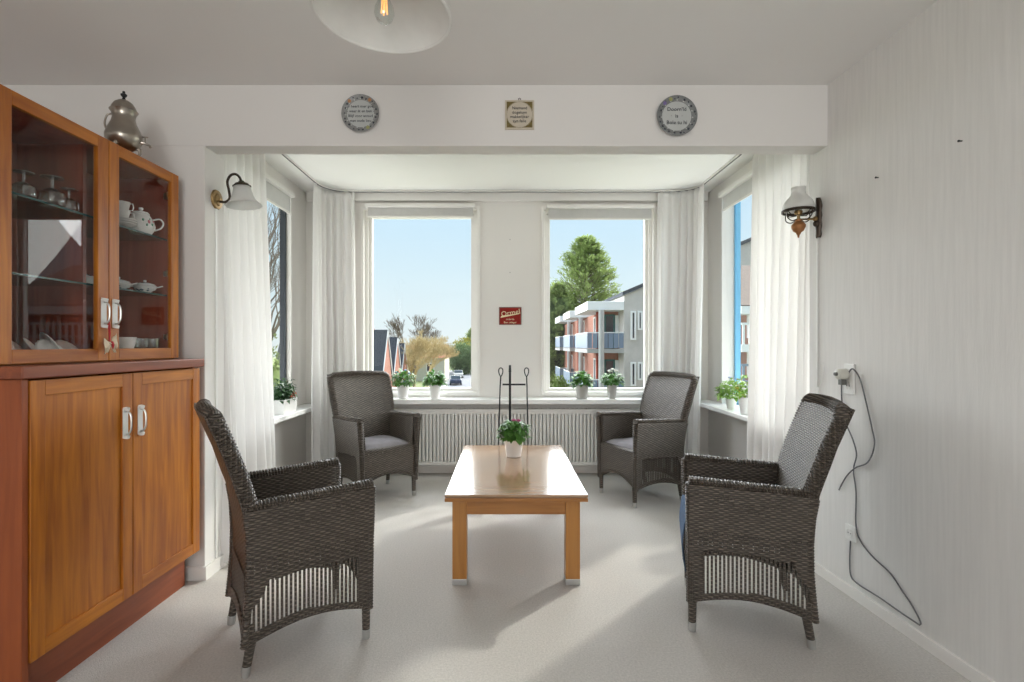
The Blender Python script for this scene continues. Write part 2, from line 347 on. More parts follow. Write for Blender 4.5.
def lettering(lines, size, centre, M, m, parent, gap=1.25, name='lettering'):
    """real text turned into a mesh; M maps text x/y to the thing's own axes"""
    c = bpy.data.curves.new('t', 'FONT'); c.body = '\n'.join(lines); c.size = size; c.align_x = 'CENTER'; c.align_y = 'CENTER'
    c.space_line = gap; c.extrude = size*0.03; c.resolution_u = 2
    o = bpy.data.objects.new('t', c); link(o); bpy.context.view_layer.update()
    me = bpy.data.meshes.new_from_object(o.evaluated_get(bpy.context.evaluated_depsgraph_get()))
    bpy.data.objects.remove(o); me.transform(Matrix.Translation(Vector(centre)) @ M)
    me.materials.clear(); me.materials.append(m); me.name = name
    t_ = bpy.data.objects.new(name, me); link(t_); t_.parent = parent; ROOT[t_.name] = ROOT[parent.name]; return t_

# ================================================================== room shell
ZC, ZB, D1, D1B, DB = 2.53, 2.63, 2.66, 2.78, 4.89
LX, RX = -1.87, 1.91           # inner faces of the bay's side walls
def rw(y): return 1.65-0.029*(y-2.66)   # right wall, very slightly out of square
m = MB(); m.box(-3.4, -3.2, -0.15, 2.3, 5.05, 0); struct('floor', m, CARPET, smooth=False)
m = MB(); m.box(-3.4, -3.2, ZC, 2.3, D1+.02, ZC+.2); struct('ceiling', m, CEIL, smooth=False)
m = MB(); m.box(-3.4, D1B-.02, ZB, 2.3, 5.05, ZB+.2); struct('ceiling_bay', m, CEIL, smooth=False)
m = MB(); m.box(-3.4, D1, 2.218, 2.2, D1B, ZB+.2); struct('wall_lintel', m, PAINT, smooth=False, bevel=.003)
m = MB(); m.box(-3.4, D1, 0, -1.535, 2.84, 2.218); struct('wall_pier', m, PAINT, smooth=False, bevel=.003)
m = MB(); m.box(-3.4, -3.2, 0, -3.2, D1, ZC); struct('wall_left', m, PAINT, smooth=False)
m = MB(); m.prism([(rw(-3.2), -3.2), (2.3, -3.2), (2.3, 2.81), (rw(2.81), 2.81)], 2, 0, ZC+.1); struct('wall_right', m, WALLP, smooth=False)
m = MB()
for b in ((-3.4, -3.2, 0, -1.6, -3.05, ZC), (1.6, -3.2, 0, 2.3, -3.05, ZC), (-1.6, -3.2, 0, 1.6, -3.05, .5), (-1.6, -3.2, 2.4, 1.6, -3.05, ZC)): m.box(*b)
struct('wall_rear', m, PAINT, smooth=False)
W1 = (-1.354, -.235); W2 = (.34, 1.42); WZ0, WZ1 = .73, 2.50
m = MB(); t_ = DB+.15
for b in ((-2.1, 0, W1[0], ZB), (W1[1], 0, W2[0], ZB), (W2[1], 0, 2.2, ZB)): m.box(b[0], DB, b[1], b[2], t_, b[3])
for w in (W1, W2): m.box(w[0], DB, 0, w[1], t_, WZ0); m.box(w[0], DB, WZ1, w[1], t_, ZB)
struct('wall_back', m, PAINTB, smooth=False)
LO, RO = (2.95, 4.55), (2.95, 4.58); SZ0, SZ1 = .655, 2.50
for nm, xi, xo, O in (('wall_bay_left', LX, LX-.085, LO), ('wall_bay_right', RX, RX+.16, RO)):
    m = MB(); a, b = min(xi, xo), max(xi, xo)
    m.box(a, 2.79, 0, b, O[0], ZB); m.box(a, O[1], 0, b, DB, ZB); m.box(a, O[0], 0, b, O[1], SZ0-.03); m.box(a, O[0], SZ1, b, O[1], ZB)
    struct(nm, m, PAINTB, smooth=False)
m = MB(); m.box(-1.85, DB-.05, 2.545, 1.89, DB, ZB); struct('trim_crown_board', m, GLOSSW, smooth=False, bevel=.004)
# baseboards
m = MB(); m.prism([(rw(-3)-.012, -3), (rw(-3), -3), (rw(2.81), 2.81), (rw(2.81)-.012, 2.81)], 2, 0, .05); struct('baseboard_right', m, GLOSSW, smooth=False)
m = MB(); m.box(-3.2, D1-.013, 0, -1.522, D1, .068); m.box(-1.535, D1, 0, -1.522, 2.84, .068); struct('baseboard_pier', m, GLOSSW, smooth=False)
m = MB(); m.box(-1.85, DB-.013, 0, 1.9, DB, .07); struct('baseboard_back', m, GLOSSW, smooth=False)

# ---- windows (frame, sash, pane, casing, sill)
def frame_bars(m, ax, a0, a1, z0, z1, w, p0, p1, wb=None):
    """rectangular ring; ax 'x' = spans x, thickness p0..p1 in y; ax 'y' = spans y, thickness in x"""
    wb = wb or w
    for (u0, v0, u1, v1) in ((a0, z0, a0+w, z1), (a1-w, z0, a1, z1), (a0+w, z0, a1-w, z0+wb), (a0+w, z1-w, a1-w, z1)):
        if ax == 'x': m.box(u0, p0, v0, u1, p1, v1)
        else: m.box(p0, u0, v0, p1, u1, v1)
for i, (w, nm) in enumerate(((W1, 'window_1'), (W2, 'window_2'))):
    r = thing(nm, None, None, ((w[0]+w[1])/2, DB, WZ0), kind='structure')
    m = MB(); frame_bars(m, 'x', w[0], w[1], WZ0, WZ1, .03, DB-.018, DB+.06); build('casing', m, GLOSSW, r, smooth=False, bevel=.003)
    m = MB(); frame_bars(m, 'x', w[0]+.03, w[1]-.03, WZ0+.0, WZ1-.03, .028, DB+.03, DB+.13, .035); build('window_frame', m, GLOSSW, r, smooth=False, bevel=.003)
    s0, s1 = w[0]+.058, w[1]-.058
    m = MB(); frame_bars(m, 'x', s0, s1, WZ0+.03, WZ1-.06, .03, DB+.065, DB+.115); build('sash', m, GLOSSW, r, smooth=False, bevel=.003)
    m = MB(); m.box(s0+.02, DB+.09, WZ0+.05, s1-.02, DB+.094, WZ1-.08); build('pane', m, GLASS, r, smooth=False)
m = MB(); m.box(-1.27, 4.68, .665, 1.31, DB, .71); struct('trim_window_sill_back', m, SILLM, smooth=False, bevel=.006)
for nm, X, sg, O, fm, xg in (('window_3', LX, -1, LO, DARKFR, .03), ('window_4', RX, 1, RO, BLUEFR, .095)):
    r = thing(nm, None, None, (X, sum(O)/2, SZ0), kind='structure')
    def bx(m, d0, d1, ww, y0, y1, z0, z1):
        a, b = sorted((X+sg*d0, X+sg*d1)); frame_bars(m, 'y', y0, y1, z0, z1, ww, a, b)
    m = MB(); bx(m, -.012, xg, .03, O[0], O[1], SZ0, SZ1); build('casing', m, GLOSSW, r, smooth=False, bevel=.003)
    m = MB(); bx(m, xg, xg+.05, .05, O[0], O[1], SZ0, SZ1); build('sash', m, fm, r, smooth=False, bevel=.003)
    a, b = sorted((X+sg*(xg+.022), X+sg*(xg+.026)))
    m = MB(); m.box(a, O[0]+.04, SZ0+.04, b, O[1]-.04, SZ1-.04); build('pane', m, GLASS, r, smooth=False)
m = MB(); m.box(LX-.05, 2.95, .615, -1.70, 4.87, .655); struct('trim_window_sill_left', m, SILLM, smooth=False, bevel=.006)
m = MB(); m.box(1.72, 2.95, .655, RX+.05, 4.87, .69); struct('trim_window_sill_right', m, SILLM, smooth=False, bevel=.006)

# ---- roller blinds
def blind(loc_label, ax, a0, a1, ztop, zb, p, sg):
    """hangs in front of plane p; sg = direction into the room"""
    if ax == 'x': r = thing('roller_blind', loc_label, 'blind', ((a0+a1)/2, p+sg*.03, zb), group=None)
    else: r = thing('roller_blind', loc_label, 'blind', (p+sg*.03, (a0+a1)/2, zb))
    def bb(m, u0, u1, q0, q1, z0, z1):
        q0, q1 = sorted((p+sg*q0, p+sg*q1))
        m.box(u0, q0, z0, u1, q1, z1) if ax == 'x' else m.box(q0, u0, z0, q1, u1, z1)
    m = MB(); bb(m, a0, a1, .0, .055, ztop-.035, ztop); build('headrail', m, GLOSSW, r, smooth=False, bevel=.004)
    m = MB(); bb(m, a0+.02, a1-.02, .016, .020, zb, ztop-.03); build('fabric', m, BLIND, r, smooth=False)
    m = MB(); bb(m, a0+.02, a1-.02, .012, .024, zb-.012, zb+.006); build('hem_bar', m, GLOSSW, r, smooth=False, bevel=.002)
blind('white roller blind rolled up above the window with the parked street view', 'x', -1.30, -.28, 2.515, 2.40, DB-.018, -1)
blind('white roller blind rolled up above the window with the evergreen view', 'x', .385, 1.385, 2.505, 2.38, DB-.018, -1)
blind('short white roller blind at the top of the left side window', 'y', 2.98, 4.47, 2.50, 2.33, LX+.012, 1)
blind('short white roller blind at the top of the right side window', 'y', 2.98, 4.50, 2.51, 2.36, RX-.012, -1)

# ---- curtain rail around the bay
def smooth_path(pts, n=14):
    P = [Vector(p) for p in pts]; P = [P[0]]+P+[P[-1]]; out = []
    for i in range(1, len(P)-2):
        for k in range(n):
            t = k/n; a, b, c, d = P[i-1], P[i], P[i+1], P[i+2]
            out.append(.5*((2*b)+(-a+c)*t+(2*a-5*b+4*c-d)*t*t+(-a+3*b-3*c+d)*t**3))
    out.append(P[-2]); return out
rail = [(-1.65, 2.86, 2.622), (-1.65, 4.3, 2.622), (-1.65, 4.5, 2.622), (-1.63, 4.65, 2.622), (-1.55, 4.76, 2.622), (-1.42, 4.80, 2.622), (-1.2, 4.80, 2.622), (1.3, 4.80, 2.622), (1.5, 4.80, 2.622), (1.66, 4.76, 2.622), (1.74, 4.66, 2.622), (1.75, 4.5, 2.622), (1.75, 4.3, 2.622), (1.75, 2.84, 2.622)]
m = MB(); m.tube(smooth_path(rail, 8), .009, 6); m.cur = 1; m.tube([p-Vector((0, 0, .010)) for p in smooth_path(rail, 8)], .0045, 5)
tag(build('curtain_rail', m, [GLOSSW, CORD]), 'thin white ceiling curtain rail running round the bay', 'curtain rail')

# ---- curtains
def curtain(label, top, bot, folds, ztop=2.61, zbot=.02, amp=.035, tails=0.6):
    tp = smooth_path([(x, y, 0) for x, y in top], 16); bt = smooth_path([(x, y, 0) for x, y in bot], 16)
    def samp(P, u):
        q = u*(len(P)-1); i = min(int(q), len(P)-2); p = P[i].lerp(P[i+1], q-i); d = (P[i+1]-P[i]).normalized(); return p, Vector((-d.y, d.x, 0))
    phs = [random.uniform(-.5, .5) for _ in range(40)]; ams = [random.uniform(.65, 1.25) for _ in range(40)]
    def f(u, v):
        a, na = samp(tp, u); b, nb = samp(bt, u); k = (1-v)          # v 0 = bottom
        t = v**1.0; p = b.lerp(a, t); n = nb.lerp(na, t)
        ph = u*folds*2*PI; i = int(u*folds) % 40
        w = math.sin(ph+phs[i % 3]*.4+.5*math.sin(u*5+v*1.5)); w = math.copysign(abs(w)**.8, w)
        A = amp*(ams[i % 7]*.25+.8)*(0.55+.45*k) + .012*math.sin(u*11+v*3)*k
        pin = 1.0 if v < .955 else 1-.65*((v-.955)/.045)
        w2 = .25*math.sin(ph*2.0+1.3+2*v)
        q = p+n*(w+w2)*A*pin
        return (q.x, q.y, zbot+(ztop-zbot)*v)
    m = MB(); m.grid(f, int(folds*14), 46)
    o = build('curtain', m, CURT, solid=.0015, ang=180); return tag(o, label, 'curtain')
curtain('long white curtain beside the cherry cabinet at the left of the bay', [(-1.65, 2.90), (-1.65, 3.2), (-1.65, 3.53)], [(-1.515, 2.78), (-1.55, 3.15), (-1.63, 3.66)], 7, amp=.036)
curtain('white curtain gathered in the back left corner of the bay', [(-1.65, 4.50), (-1.64, 4.66), (-1.55, 4.77), (-1.39, 4.80)], [(-1.64, 4.46), (-1.62, 4.65), (-1.52, 4.75), (-1.36, 4.79)], 7, amp=.028)
curtain('white curtain gathered in the back right corner of the bay', [(1.41, 4.80), (1.60, 4.78), (1.72, 4.7), (1.74, 4.55)], [(1.38, 4.79), (1.55, 4.76), (1.68, 4.68), (1.67, 4.50)], 7, amp=.028)
curtain('long white curtain at the right of the bay under the oil lamp sconce', [(1.75, 3.66), (1.75, 3.3), (1.73, 2.90)], [(1.66, 3.50), (1.665, 3.2), (1.665, 2.88)], 8, amp=.036)

# ---- radiator
r = thing('radiator', 'long white ribbed panel radiator under the back windows', 'radiator', (0, 4.78, .08))
x0, x1, z0, z1 = -1.30, 1.25, .10, .60
def rf(u, v):
    x = x0+.03+(x1-x0-.06)*u; zz = z0+.03+(z1-z0-.06)*v; ph = (u*74) % 1.0 if u < 1 else 0.0
    q = max(0, min(1, (abs(ph-.5)-.10)/.25)); edge = min(1, min(v, 1-v)/.03)
    return (x, 4.765-.007*(1-q)*edge, zz)
m = MB(); m.grid(rf, 74*10, 34); m.box(x0, 4.765, z0, x1, 4.775, z1); m.box(x0, 4.757, z0, x0+.03, 4.765, z1); m.box(x1-.03, 4.757, z0, x1, 4.765, z1)
m.box(x0, 4.757, z0, x1, 4.765, z0+.03); m.box(x0, 4.757, z1-.03, x1, 4.765, z1)
build('front_panel', m, RADM, r, ang=30)
m = MB(); m.box(x0, 4.757, z1, x1, 4.85, z1+.012)
for i in range(60): xx = x0+.03+i*(x1-x0-.06)/60; m.box(xx, 4.775, z1+.012, xx+.012, 4.84, z1+.016)
build('top_grille', m, RADM, r, smooth=False)
m = MB(); m.box(x0+.02, 4.80, z0, x1-.02, 4.825, z1-.02); build('rear_panel', m, RADM, r, smooth=False)
for xx in (x0+.3, x1-.3):
    m = MB(); m.box(xx, 4.825, z0, xx+.03, DB-.002, z1-.05); build('bracket', m, RADM, r, smooth=False)
m = MB(); m.tube([(x1+.0, 4.80, z0+.04), (x1+.03, 4.80, z0+.04), (x1+.03, 4.80, 0)], .009, 8); m.tube([(x1+.03, 4.80, z0+.04), (x1+.075, 4.80, z0+.04)], .018, 10); build('valve', m, GLOSSW, r)

# ================================================================== cabinets
# -- lower cupboard
XL, XB = -1.525, -2.03; Y0, YM, Y1 = 1.672, 2.132, 2.598
r = thing('base_cabinet', 'cherry base cupboard with two framed doors on a recessed plinth', 'cabinet', (-1.78, 2.13, 0))
for b_, n_ in (((XB, 1.645, 0, XL-.004, 1.668, 1.09), 'side_panel'), ((XB, Y1-.018, .185, XL-.024, Y1, 1.09), 'side_panel'), ((XB, 1.668, .0, XB+.012, Y1-.018, 1.09), 'back_panel'), ((XB+.012, 1.668, .186, XL-.024, Y1-.018, .203), 'bottom_board')):
    m = MB(); m.box(*b_); build(n_, m, REDWOOD_V, r, smooth=False, bevel=.0015)
m = MB(); m.box(XB+.012, 1.668, 0, -1.60, Y1, .185); build('plinth', m, REDWOOD, r, smooth=False)
def door(parent, y0, y1, z0, z1, xf, st, rail_, rec, handle_y, hz0, hz1, pane=None):
    """framed door facing +x, front face at xf"""
    t = .02; d = MB()
    for a in ((y0, z0, y0+st, z1), (y1-st, z0, y1, z1)): d.box(xf-t, a[0], a[1], xf, a[2], a[3])
    o = build('door', d, CHERRY_V, parent, smooth=False, bevel=.002)
    for a in ((y0+st, z0, y1-st, z0+rail_), (y0+st, z1-rail_, y1-st, z1)):
        d = MB(); d.box(xf-t, a[0], a[1], xf-.0005, a[2], a[3]); build('door_rail', d, CHERRY_H, o, smooth=False, bevel=.002)
    d = MB()
    if pane: d.box(xf-.012, y0+st-.005, z0+rail_-.005, xf-.008, y1-st+.005, z1-rail_+.005); build('pane', d, CABGLASS, o, smooth=False)
    else: d.box(xf-.016, y0+st-.003, z0+rail_-.003, xf-rec, y1-st+.003, z1-rail_+.003); build('door_panel', d, CHERRY_V, o, smooth=False)
    h = MB(); hy = handle_y
    h.box(xf, hy-.014, hz0, xf+.003, hy+.014, hz1); h.tube([(xf+.003, hy, hz0-.004), (xf+.006, hy, hz0+.008)], .013, 10); h.tube([(xf+.003, hy, hz1-.008), (xf+.006, hy, hz1+.004)], .013, 10)
    build('handle_plate', h, WCORD, o, bevel=.001)
    h = MB(); zz0, zz1 = hz0+.012, hz1-.012
    h.tube(smooth_path([(xf+.004, hy, zz0), (xf+.015, hy, zz0+.002), (xf+.024, hy, zz0+.018), (xf+.026, hy, (zz0+zz1)/2), (xf+.024, hy, zz1-.018), (xf+.015, hy, zz1-.002), (xf+.004, hy, zz1)], 5), .0036, 8)
    build('handle', h, METAL, o); return o
door(r, Y0, YM-.002, .175, 1.085, XL, .054, .052, .008, YM-.045, .83, .945)
door(r, YM+.002, Y1, .175, 1.085, XL, .054, .052, .008, YM+.040, .83, .945)
m = MB(); m.box(XB, 1.625, 1.092, -1.508, Y1+.012, 1.132); tag(build('cabinet_worktop', m, REDWOOD, bevel=.004, smooth=False), 'red-brown worktop board lying on the cherry base cupboard', 'worktop')
# -- upper display cabinet
XU, UB = -1.622, -2.0; U0, UM, U1 = 1.658, 2.13, 2.585; UZ0, UZ1 = 1.133, 2.04
r = thing('display_cabinet', 'cherry wall display cabinet with two glazed doors standing on the worktop', 'cabinet', (-1.8, 2.13, UZ0)); UC = r
for b_, n_, q_ in (((UB, U0-.012, UZ0, XU-.021, U0+.006, UZ1), 'side_panel', REDWOOD_V), ((UB, U1-.018, UZ0, XU-.021, U1, UZ1), 'side_panel', REDWOOD_V), ((UB, U0+.006, UZ1-.018, XU-.021, U1-.018, UZ1), 'top_board', CHERRY_H), ((UB, U0+.006, UZ0, XU-.021, U1-.018, UZ0+.018), 'bottom_board', CHERRY_H)):
    m = MB(); m.box(*b_); build(n_, m, q_, r, smooth=False)
m = MB(); m.box(UB, U0+.006, UZ0+.018, UB+.01, U1-.018, UZ1-.018); m.box(UB+.01, U1-.020, UZ0+.018, XU-.022, U1-.018, UZ1-.018); m.box(UB+.01, U0+.006, UZ0+.018, XU-.022, U0+.008, UZ1-.018)
m.box(UB+.01, UM-.009, UZ0+.018, XU-.10, UM+.009, UZ1-.018); m.box(UB+.01, U0+.008, UZ1-.020, XU-.03, U1-.02, UZ1-.018); m.box(UB+.01, U0+.008, UZ0+.018, XU-.03, U1-.02, UZ0+.020)
build('interior_lining', m, INNER, r, smooth=False)
for z in (1.72, 1.447):
    m = MB(); m.box(UB+.012, U0+.01, z-.007, XU-.045, U1-.022, z); o = build('glass_shelf', m, SHELFG, r, smooth=False)
    m = MB(); m.box(XU-.045, U0+.01, z-.008, XU-.043, U1-.022, z); build('shelf_edge', m, EDGE, o, smooth=False)
dl = door(r, U0-.002, UM-.002, UZ0+.004, UZ1, XU, .055, .048, .008, UM-.030, 1.275, 1.385, True)
dr = door(r, UM+.002, U1, UZ0+.004, UZ1, XU, .055, .048, .008, UM+.030, 1.275, 1.385, True)
for dd, yy in ((dr, U1-.022), (dl, U0+.012)):
    for z in (1.93, 1.55, 1.24):
        m = MB(); s_ = -1 if dd is dr else 1
        m.tube([(XU-.030, yy, z), (XU-.030, yy+s_*.035, z)], .009, 8); m.box(XU-.06, yy-.002, z-.012, XU-.024, yy+.002, z+.012); m.tube([(XU-.024, yy+s_*.03, z), (XU-.018, yy+s_*.03, z)], .016, 10); build('hinge', m, METAL, dd)

# -- things inside: helpers
def goblet(y, x, z, s=1.0, label='', g=None):
    prof = [(.033, 0), (.035, .018), (.034, .045), (.020, .058), (.005, .062), (.0045, .088), (.006, .092), (.031, .096), (.032, .099), (.0, .1005)]
    m = MB(); m.lathe([(a*s, b*s) for a, b in prof], (x, y, z), 24)
    return tag(build('wine_glass', m, WARE, solid=.001), label, 'glass', g)
zs = 1.7205
goblet(1.958, -1.705, zs, 1.12, 'larger upturned stemmed glass in the middle of the top glass shelf', None)
goblet(2.045, -1.715, zs, .92, 'small upturned stemmed glass on the top shelf nearest the centre door post', None)
goblet(1.858, -1.72, zs, .98, 'upturned stemmed glass on the top shelf nearest the left door stile', None)
def cup(x, y, z, s, label, m_=PORC, name='cup', cat='cup', ang=0, handle=True, g=None):
    r = thing(name, label, cat, (x, y, z), group=g)
    m = MB(); m.lathe([(0, .001), (.022*s, 0), (.024*s, .004), (.034*s, .018*s), (.040*s, .045*s), (.043*s, .058*s), (.041*s, .058*s), (.037*s, .04*s), (.028*s, .014*s), (0, .008*s)], (0, 0, 0), 22); build('bowl', m, m_, r, world=False)
    if handle:
        c_, s_ = math.cos(ang), math.sin(ang); m = MB()
        m.tube([(c_*(.038+q*.022)*s, s_*(.038+q*.022)*s, (.012+.038*k)*s) for q, k in ((0, 0), (.8, 0), (1, .5), (.8, 1), (0, 1))], .0032*s, 7); build('handle', m, m_, r, world=False)
    return r
def saucer(x, y, z, s, label, g=None):
    m = MB(); m.lathe([(0, .001), (.03*s, 0), (.04*s, .003), (.068*s, .014), (.069*s, .016), (.04*s, .007), (0, .004)], (x, y, z), 28); return tag(build('saucer', m, PORC), label, 'saucer', g)
PLX, PLY = -1.715, 2.325
for i, lb in enumerate(('white saucer at the bottom of the pile beside the flowered teapot', 'white saucer second from the bottom beside the teapot', 'white saucer on top of the pile under the stacked cups')):
    saucer(PLX, PLY, zs+.006+i*.010, .85, lb)
cup(PLX, PLY, zs+.036, .8, 'white china cup lower in the stack beside the teapot', ang=.9)
cup(PLX, PLY, zs+.072, .8, 'white china cup on top of the stack beside the teapot', ang=.2)
# flowered white teapot
tx, ty = -1.705, 2.435
r = thing('teapot', 'white porcelain teapot with small pink flowers on the top glass shelf', 'teapot', (tx, ty, zs), .95)
m = MB(); m.lathe([(0, .001), (.042, 0), (.046, .006), (.056, .022), (.058, .036), (.052, .060), (.040, .082), (.034, .090), (.036, .094), (.03, .094), (0, .094)], n=28); build('body', m, PORC, r, world=False)
m = MB(); m.lathe([(.034, .094), (.030, .101), (.012, .106), (.005, .108), (.010, .114), (.009, .122), (0, .124)], n=22); build('lid', m, PORC, r, world=False)
m = MB(); m.tube(smooth_path([(.045, 0, .070), (.078, 0, .083), (.094, 0, .066), (.084, 0, .040), (.052, 0, .022)], 6), .0038, 8); build('handle', m, PORC, r, world=False)
m = MB(); m.tube([(-.05, 0, .025), (-.075, 0, .045), (-.085, 0, .075), (-.098, 0, .088)], [.012, .009, .006, .005], 9); build('spout', m, PORC, r, world=False)
PK = mat('pink_flower_glaze', (.6, .15, .2), .3); GN = mat('green_leaf_glaze', (.1, .3, .2), .3)
for (a, z, q, mm) in ((-1.3, .052, .010, PK), (-1.05, .040, .007, GN), (-1.5, .036, .007, GN), (-.8, .058, .007, PK), (-1.75, .058, .008, GN), (-1.15, .066, .005, GN)):
    rr = .0585-(max(0, z-.036))*.32+.0005; m = MB(); m.ball((math.cos(a)*rr, math.sin(a)*rr, z), q, 8, 5, (.6, .6, .9)); build('painted_flower' if mm is PK else 'painted_leaf', m, mm, r, world=False)
# blue and white dishes on the middle shelf
def bluewhite():
    m = bpy.data.materials.new('blue_white_porcelain'); m.use_nodes = True; t = m.node_tree; b = t.nodes['Principled BSDF']
    co = t.nodes.new('ShaderNodeTexCoord'); v = t.nodes.new('ShaderNodeTexVoronoi'); v.inputs['Scale'].default_value = 34
    n = t.nodes.new('ShaderNodeTexNoise'); n.inputs['Scale'].default_value = 28
    a = t.nodes.new('ShaderNodeMath'); a.operation = 'MULTIPLY'; c = t.nodes.new('ShaderNodeValToRGB')
    c.color_ramp.interpolation = 'CONSTANT'; c.color_ramp.elements[0].color = (.03, .10, .17, 1); c.color_ramp.elements[1].position = .13; c.color_ramp.elements[1].color = (.75, .78, .78, 1)
    t.links.new(co.outputs['Object'], v.inputs['Vector']); t.links.new(co.outputs['Object'], n.inputs['Vector'])
    t.links.new(v.outputs['Distance'], a.inputs[0]); t.links.new(n.outputs[0], a.inputs[1]); t.links.new(a.outputs[0], c.inputs[0]); t.links.new(c.outputs[0], b.inputs['Base Color'])
    b.inputs['Roughness'].default_value = .2; return m
BW = bluewhite(); zm = 1.4475
def tureen(x, y, z, s, label, rz=0.9):
    r = thing('lidded_dish', label, 'dish', (x, y, z), rz)
    m = MB(); m.lathe([(0, .001), (.028*s, 0), (.030*s, .005*s), (.050*s, .016*s), (.058*s, .034*s), (.054*s, .036*s), (0, .034*s)], n=26); build('bowl', m, BW, r, world=False)
    m = MB(); m.lathe([(.056*s, .036*s), (.046*s, .046*s), (.020*s, .054*s), (.005*s, .057*s), (.008*s, .062*s), (.007*s, .069*s), (0, .070*s)], n=26); build('lid', m, BW, r, world=False)
    for q in (-1, 1):
        m = MB(); m.tube([(q*.048*s, -.014*s, .028*s), (q*.082*s, -.006*s, .040*s), (q*.082*s, .006*s, .040*s), (q*.048*s, .014*s, .028*s)], .003*s, 7); build('handle', m, PORC, r, world=False)
tureen(-1.70, 2.455, zm, .85, 'blue and white lidded dish on the middle shelf nearest the right hinges', .7)
tureen(-1.735, 2.335, zm, .85, 'blue and white lidded dish left of its twin on the middle shelf', .5)
tureen(-1.84, 2.24, zm, 1.15, 'large blue and white tureen half behind the centre door post', .8)
# bottom board: cup, tumblers, shells
zb_ = UZ0+.0205
cup(-1.70, 2.30, zb_, 1.4, 'plain white cup on the cabinet floor beside the centre post', handle=False)
def tumbler(x, y, label):
    m = MB(); m.lathe([(0, .002), (.024, 0), (.030, .078), (.0285, .078), (.023, .006), (0, .005)], (x, y, zb_), 20, wob=lambda w, i: 1+.03*math.cos(w*9)); tag(build('tumbler', m, WARE), label, 'glass')
tumbler(-1.70, 2.375, 'cut glass tumbler beside the plain white cup'); tumbler(-1.705, 2.44, 'middle cut glass tumbler on the cabinet floor'); tumbler(-1.70, 2.505, 'cut glass tumbler nearest the right hinges on the cabinet floor')
SHELL = mat('pinkish_seashell', (.62, .48, .42), .4, noise=(40, .25, (1, 1, 1))); SHELLW = mat('white_seashell', (.78, .77, .74), .35, noise=(50, .12, (1, 1, 1)))
def shell(x, y, s, mm, rz, label, tilt=1.0):
    tilt = max(tilt, .95); x -= .02
    m = MB(); M = Matrix.Rotation(rz, 4, 'Z') @ Matrix.Rotation(tilt, 4, 'X'); n = 26; k_ = 9; vs = []
    for i in range(k_+1):
        for j in range(n+1):
            a = PI*(-.12+1.24*j/n); rr = s*i/k_*(1-.10*abs(math.cos(a)))*(1+.025*math.cos(j*PI)); h = s*.30*math.sin(PI*min(1, i/k_)*.75)
            vs.append(M @ Vector((rr*math.cos(a), rr*math.sin(a), h)))
    zmn = min(v.z for v in vs); vs = [v+Vector((x, y, zb_-zmn+.001)) for v in vs]
    m.add(vs, [(i*(n+1)+j, i*(n+1)+j+1, (i+1)*(n+1)+j+1, (i+1)*(n+1)+j) for i in range(k_) for j in range(n)])
    tag(build('seashell', m, mm, solid=.0025), label, 'shell')
shell(-1.69, 1.745, .062, SHELL, 1.2, 'brown speckled seashell at the far left of the cabinet floor')
shell(-1.70, 1.815, .062, SHELL, 1.8, 'pale domed seashell behind the left part of the bottom glass', .9)
shell(-1.69, 1.885, .064, SHELL, 2.2, 'broad pink seashell in the middle of the cabinet floor', .5)
shell(-1.685, 1.945, .062, SHELLW, 1.5, 'small round white seashell in front of the bigger white one', .9)
shell(-1.715, 1.975, .078, SHELLW, 2.6, 'biggest white ribbed seashell standing upright', 1.1)
shell(-1.70, 2.030, .060, SHELL, 1.4, 'speckled seashell nearest the centre post', .8)

# bow hanging from the door handle
BOWM = mat('cream_ribbon', (.76, .66, .50), .6, noise=(80, .15, (1, 1, 1))); REDR = mat('red_ribbon', (.45, .02, .03), .5)
by = UM-.020; bx_ = XU+.018; r = thing('ribbon_bow', 'cream and red ribbon bow hanging from the upper cabinet handle', 'ornament', (bx_, by, 1.19))
m = MB()
for q in (-1, 1):
    def lf(u, v, q=q): a = q*(.030*u); return (bx_+.008*math.sin(v*PI)+.005*math.sin(u*9+v*6), by+a*1.1, 1.205-.028*(v-.5)*2*(.15+u)+.010*u*q)
    m.grid(lf, 8, 6)
    def tl(u, v, q=q): return (bx_+.004+.003*math.sin(u*7), by+q*(.004+.018*v)+.014*(u-.5), 1.205-.035*v)
    m.grid(tl, 4, 6)
build('bow', m, BOWM, r, solid=.002)
m = MB(); m.tube([(bx_-.004, by-.006, 1.30), (bx_, by-.003, 1.25), (bx_, by, 1.205)], .0022, 6); m.tube([(bx_-.004, by+.004, 1.30), (bx_, by+.003, 1.25), (bx_, by, 1.205)], .0022, 6)
m.tube([(bx_+.008, by+.002, 1.215), (bx_+.010, by+.004, 1.20), (bx_+.006, by+.010, 1.185)], [.004, .006, .002], 7); build('cord', m, REDR, r)

# pewter urn
ux, uy, uz = -1.708, 2.33, UZ1
r = thing('pewter_urn', 'tarnished pewter coffee urn with a tap on top of the display cabinet', 'urn', (ux, uy, uz), .3)
m = MB(); m.lathe([(0, .036), (.035, .036), (.055, .05), (.070, .075), (.072, .095), (.062, .125), (.048, .155), (.043, .175), (.047, .195), (.055, .208), (.050, .212), (0, .212)], n=32); build('body', m, PEWTER, r, world=False)
m = MB(); m.lathe([(.050, .212), (.046, .225), (.036, .242), (.020, .254), (.006, .258)], n=28); o = build('lid', m, PEWTER, r, world=False)
m = MB(); m.lathe([(.006, .256), (.007, .262), (.005, .268), (.012, .276), (.013, .282), (.006, .287), (.005, .296), (0, .298)], n=12); build('finial', m, BLACK, o, world=False)
for a in (.3, .3+2.09, .3+4.19):
    c_, s_ = math.cos(a), math.sin(a); m = MB(); m.tube([(c_*q, s_*q, z) for q, z in ((.040, .052), (.058, .045), (.060, .028), (.052, .012), (.058, .004))], [.010, .009, .007, .005, .007], 8); build('leg', m, PEWTER, r, world=False)
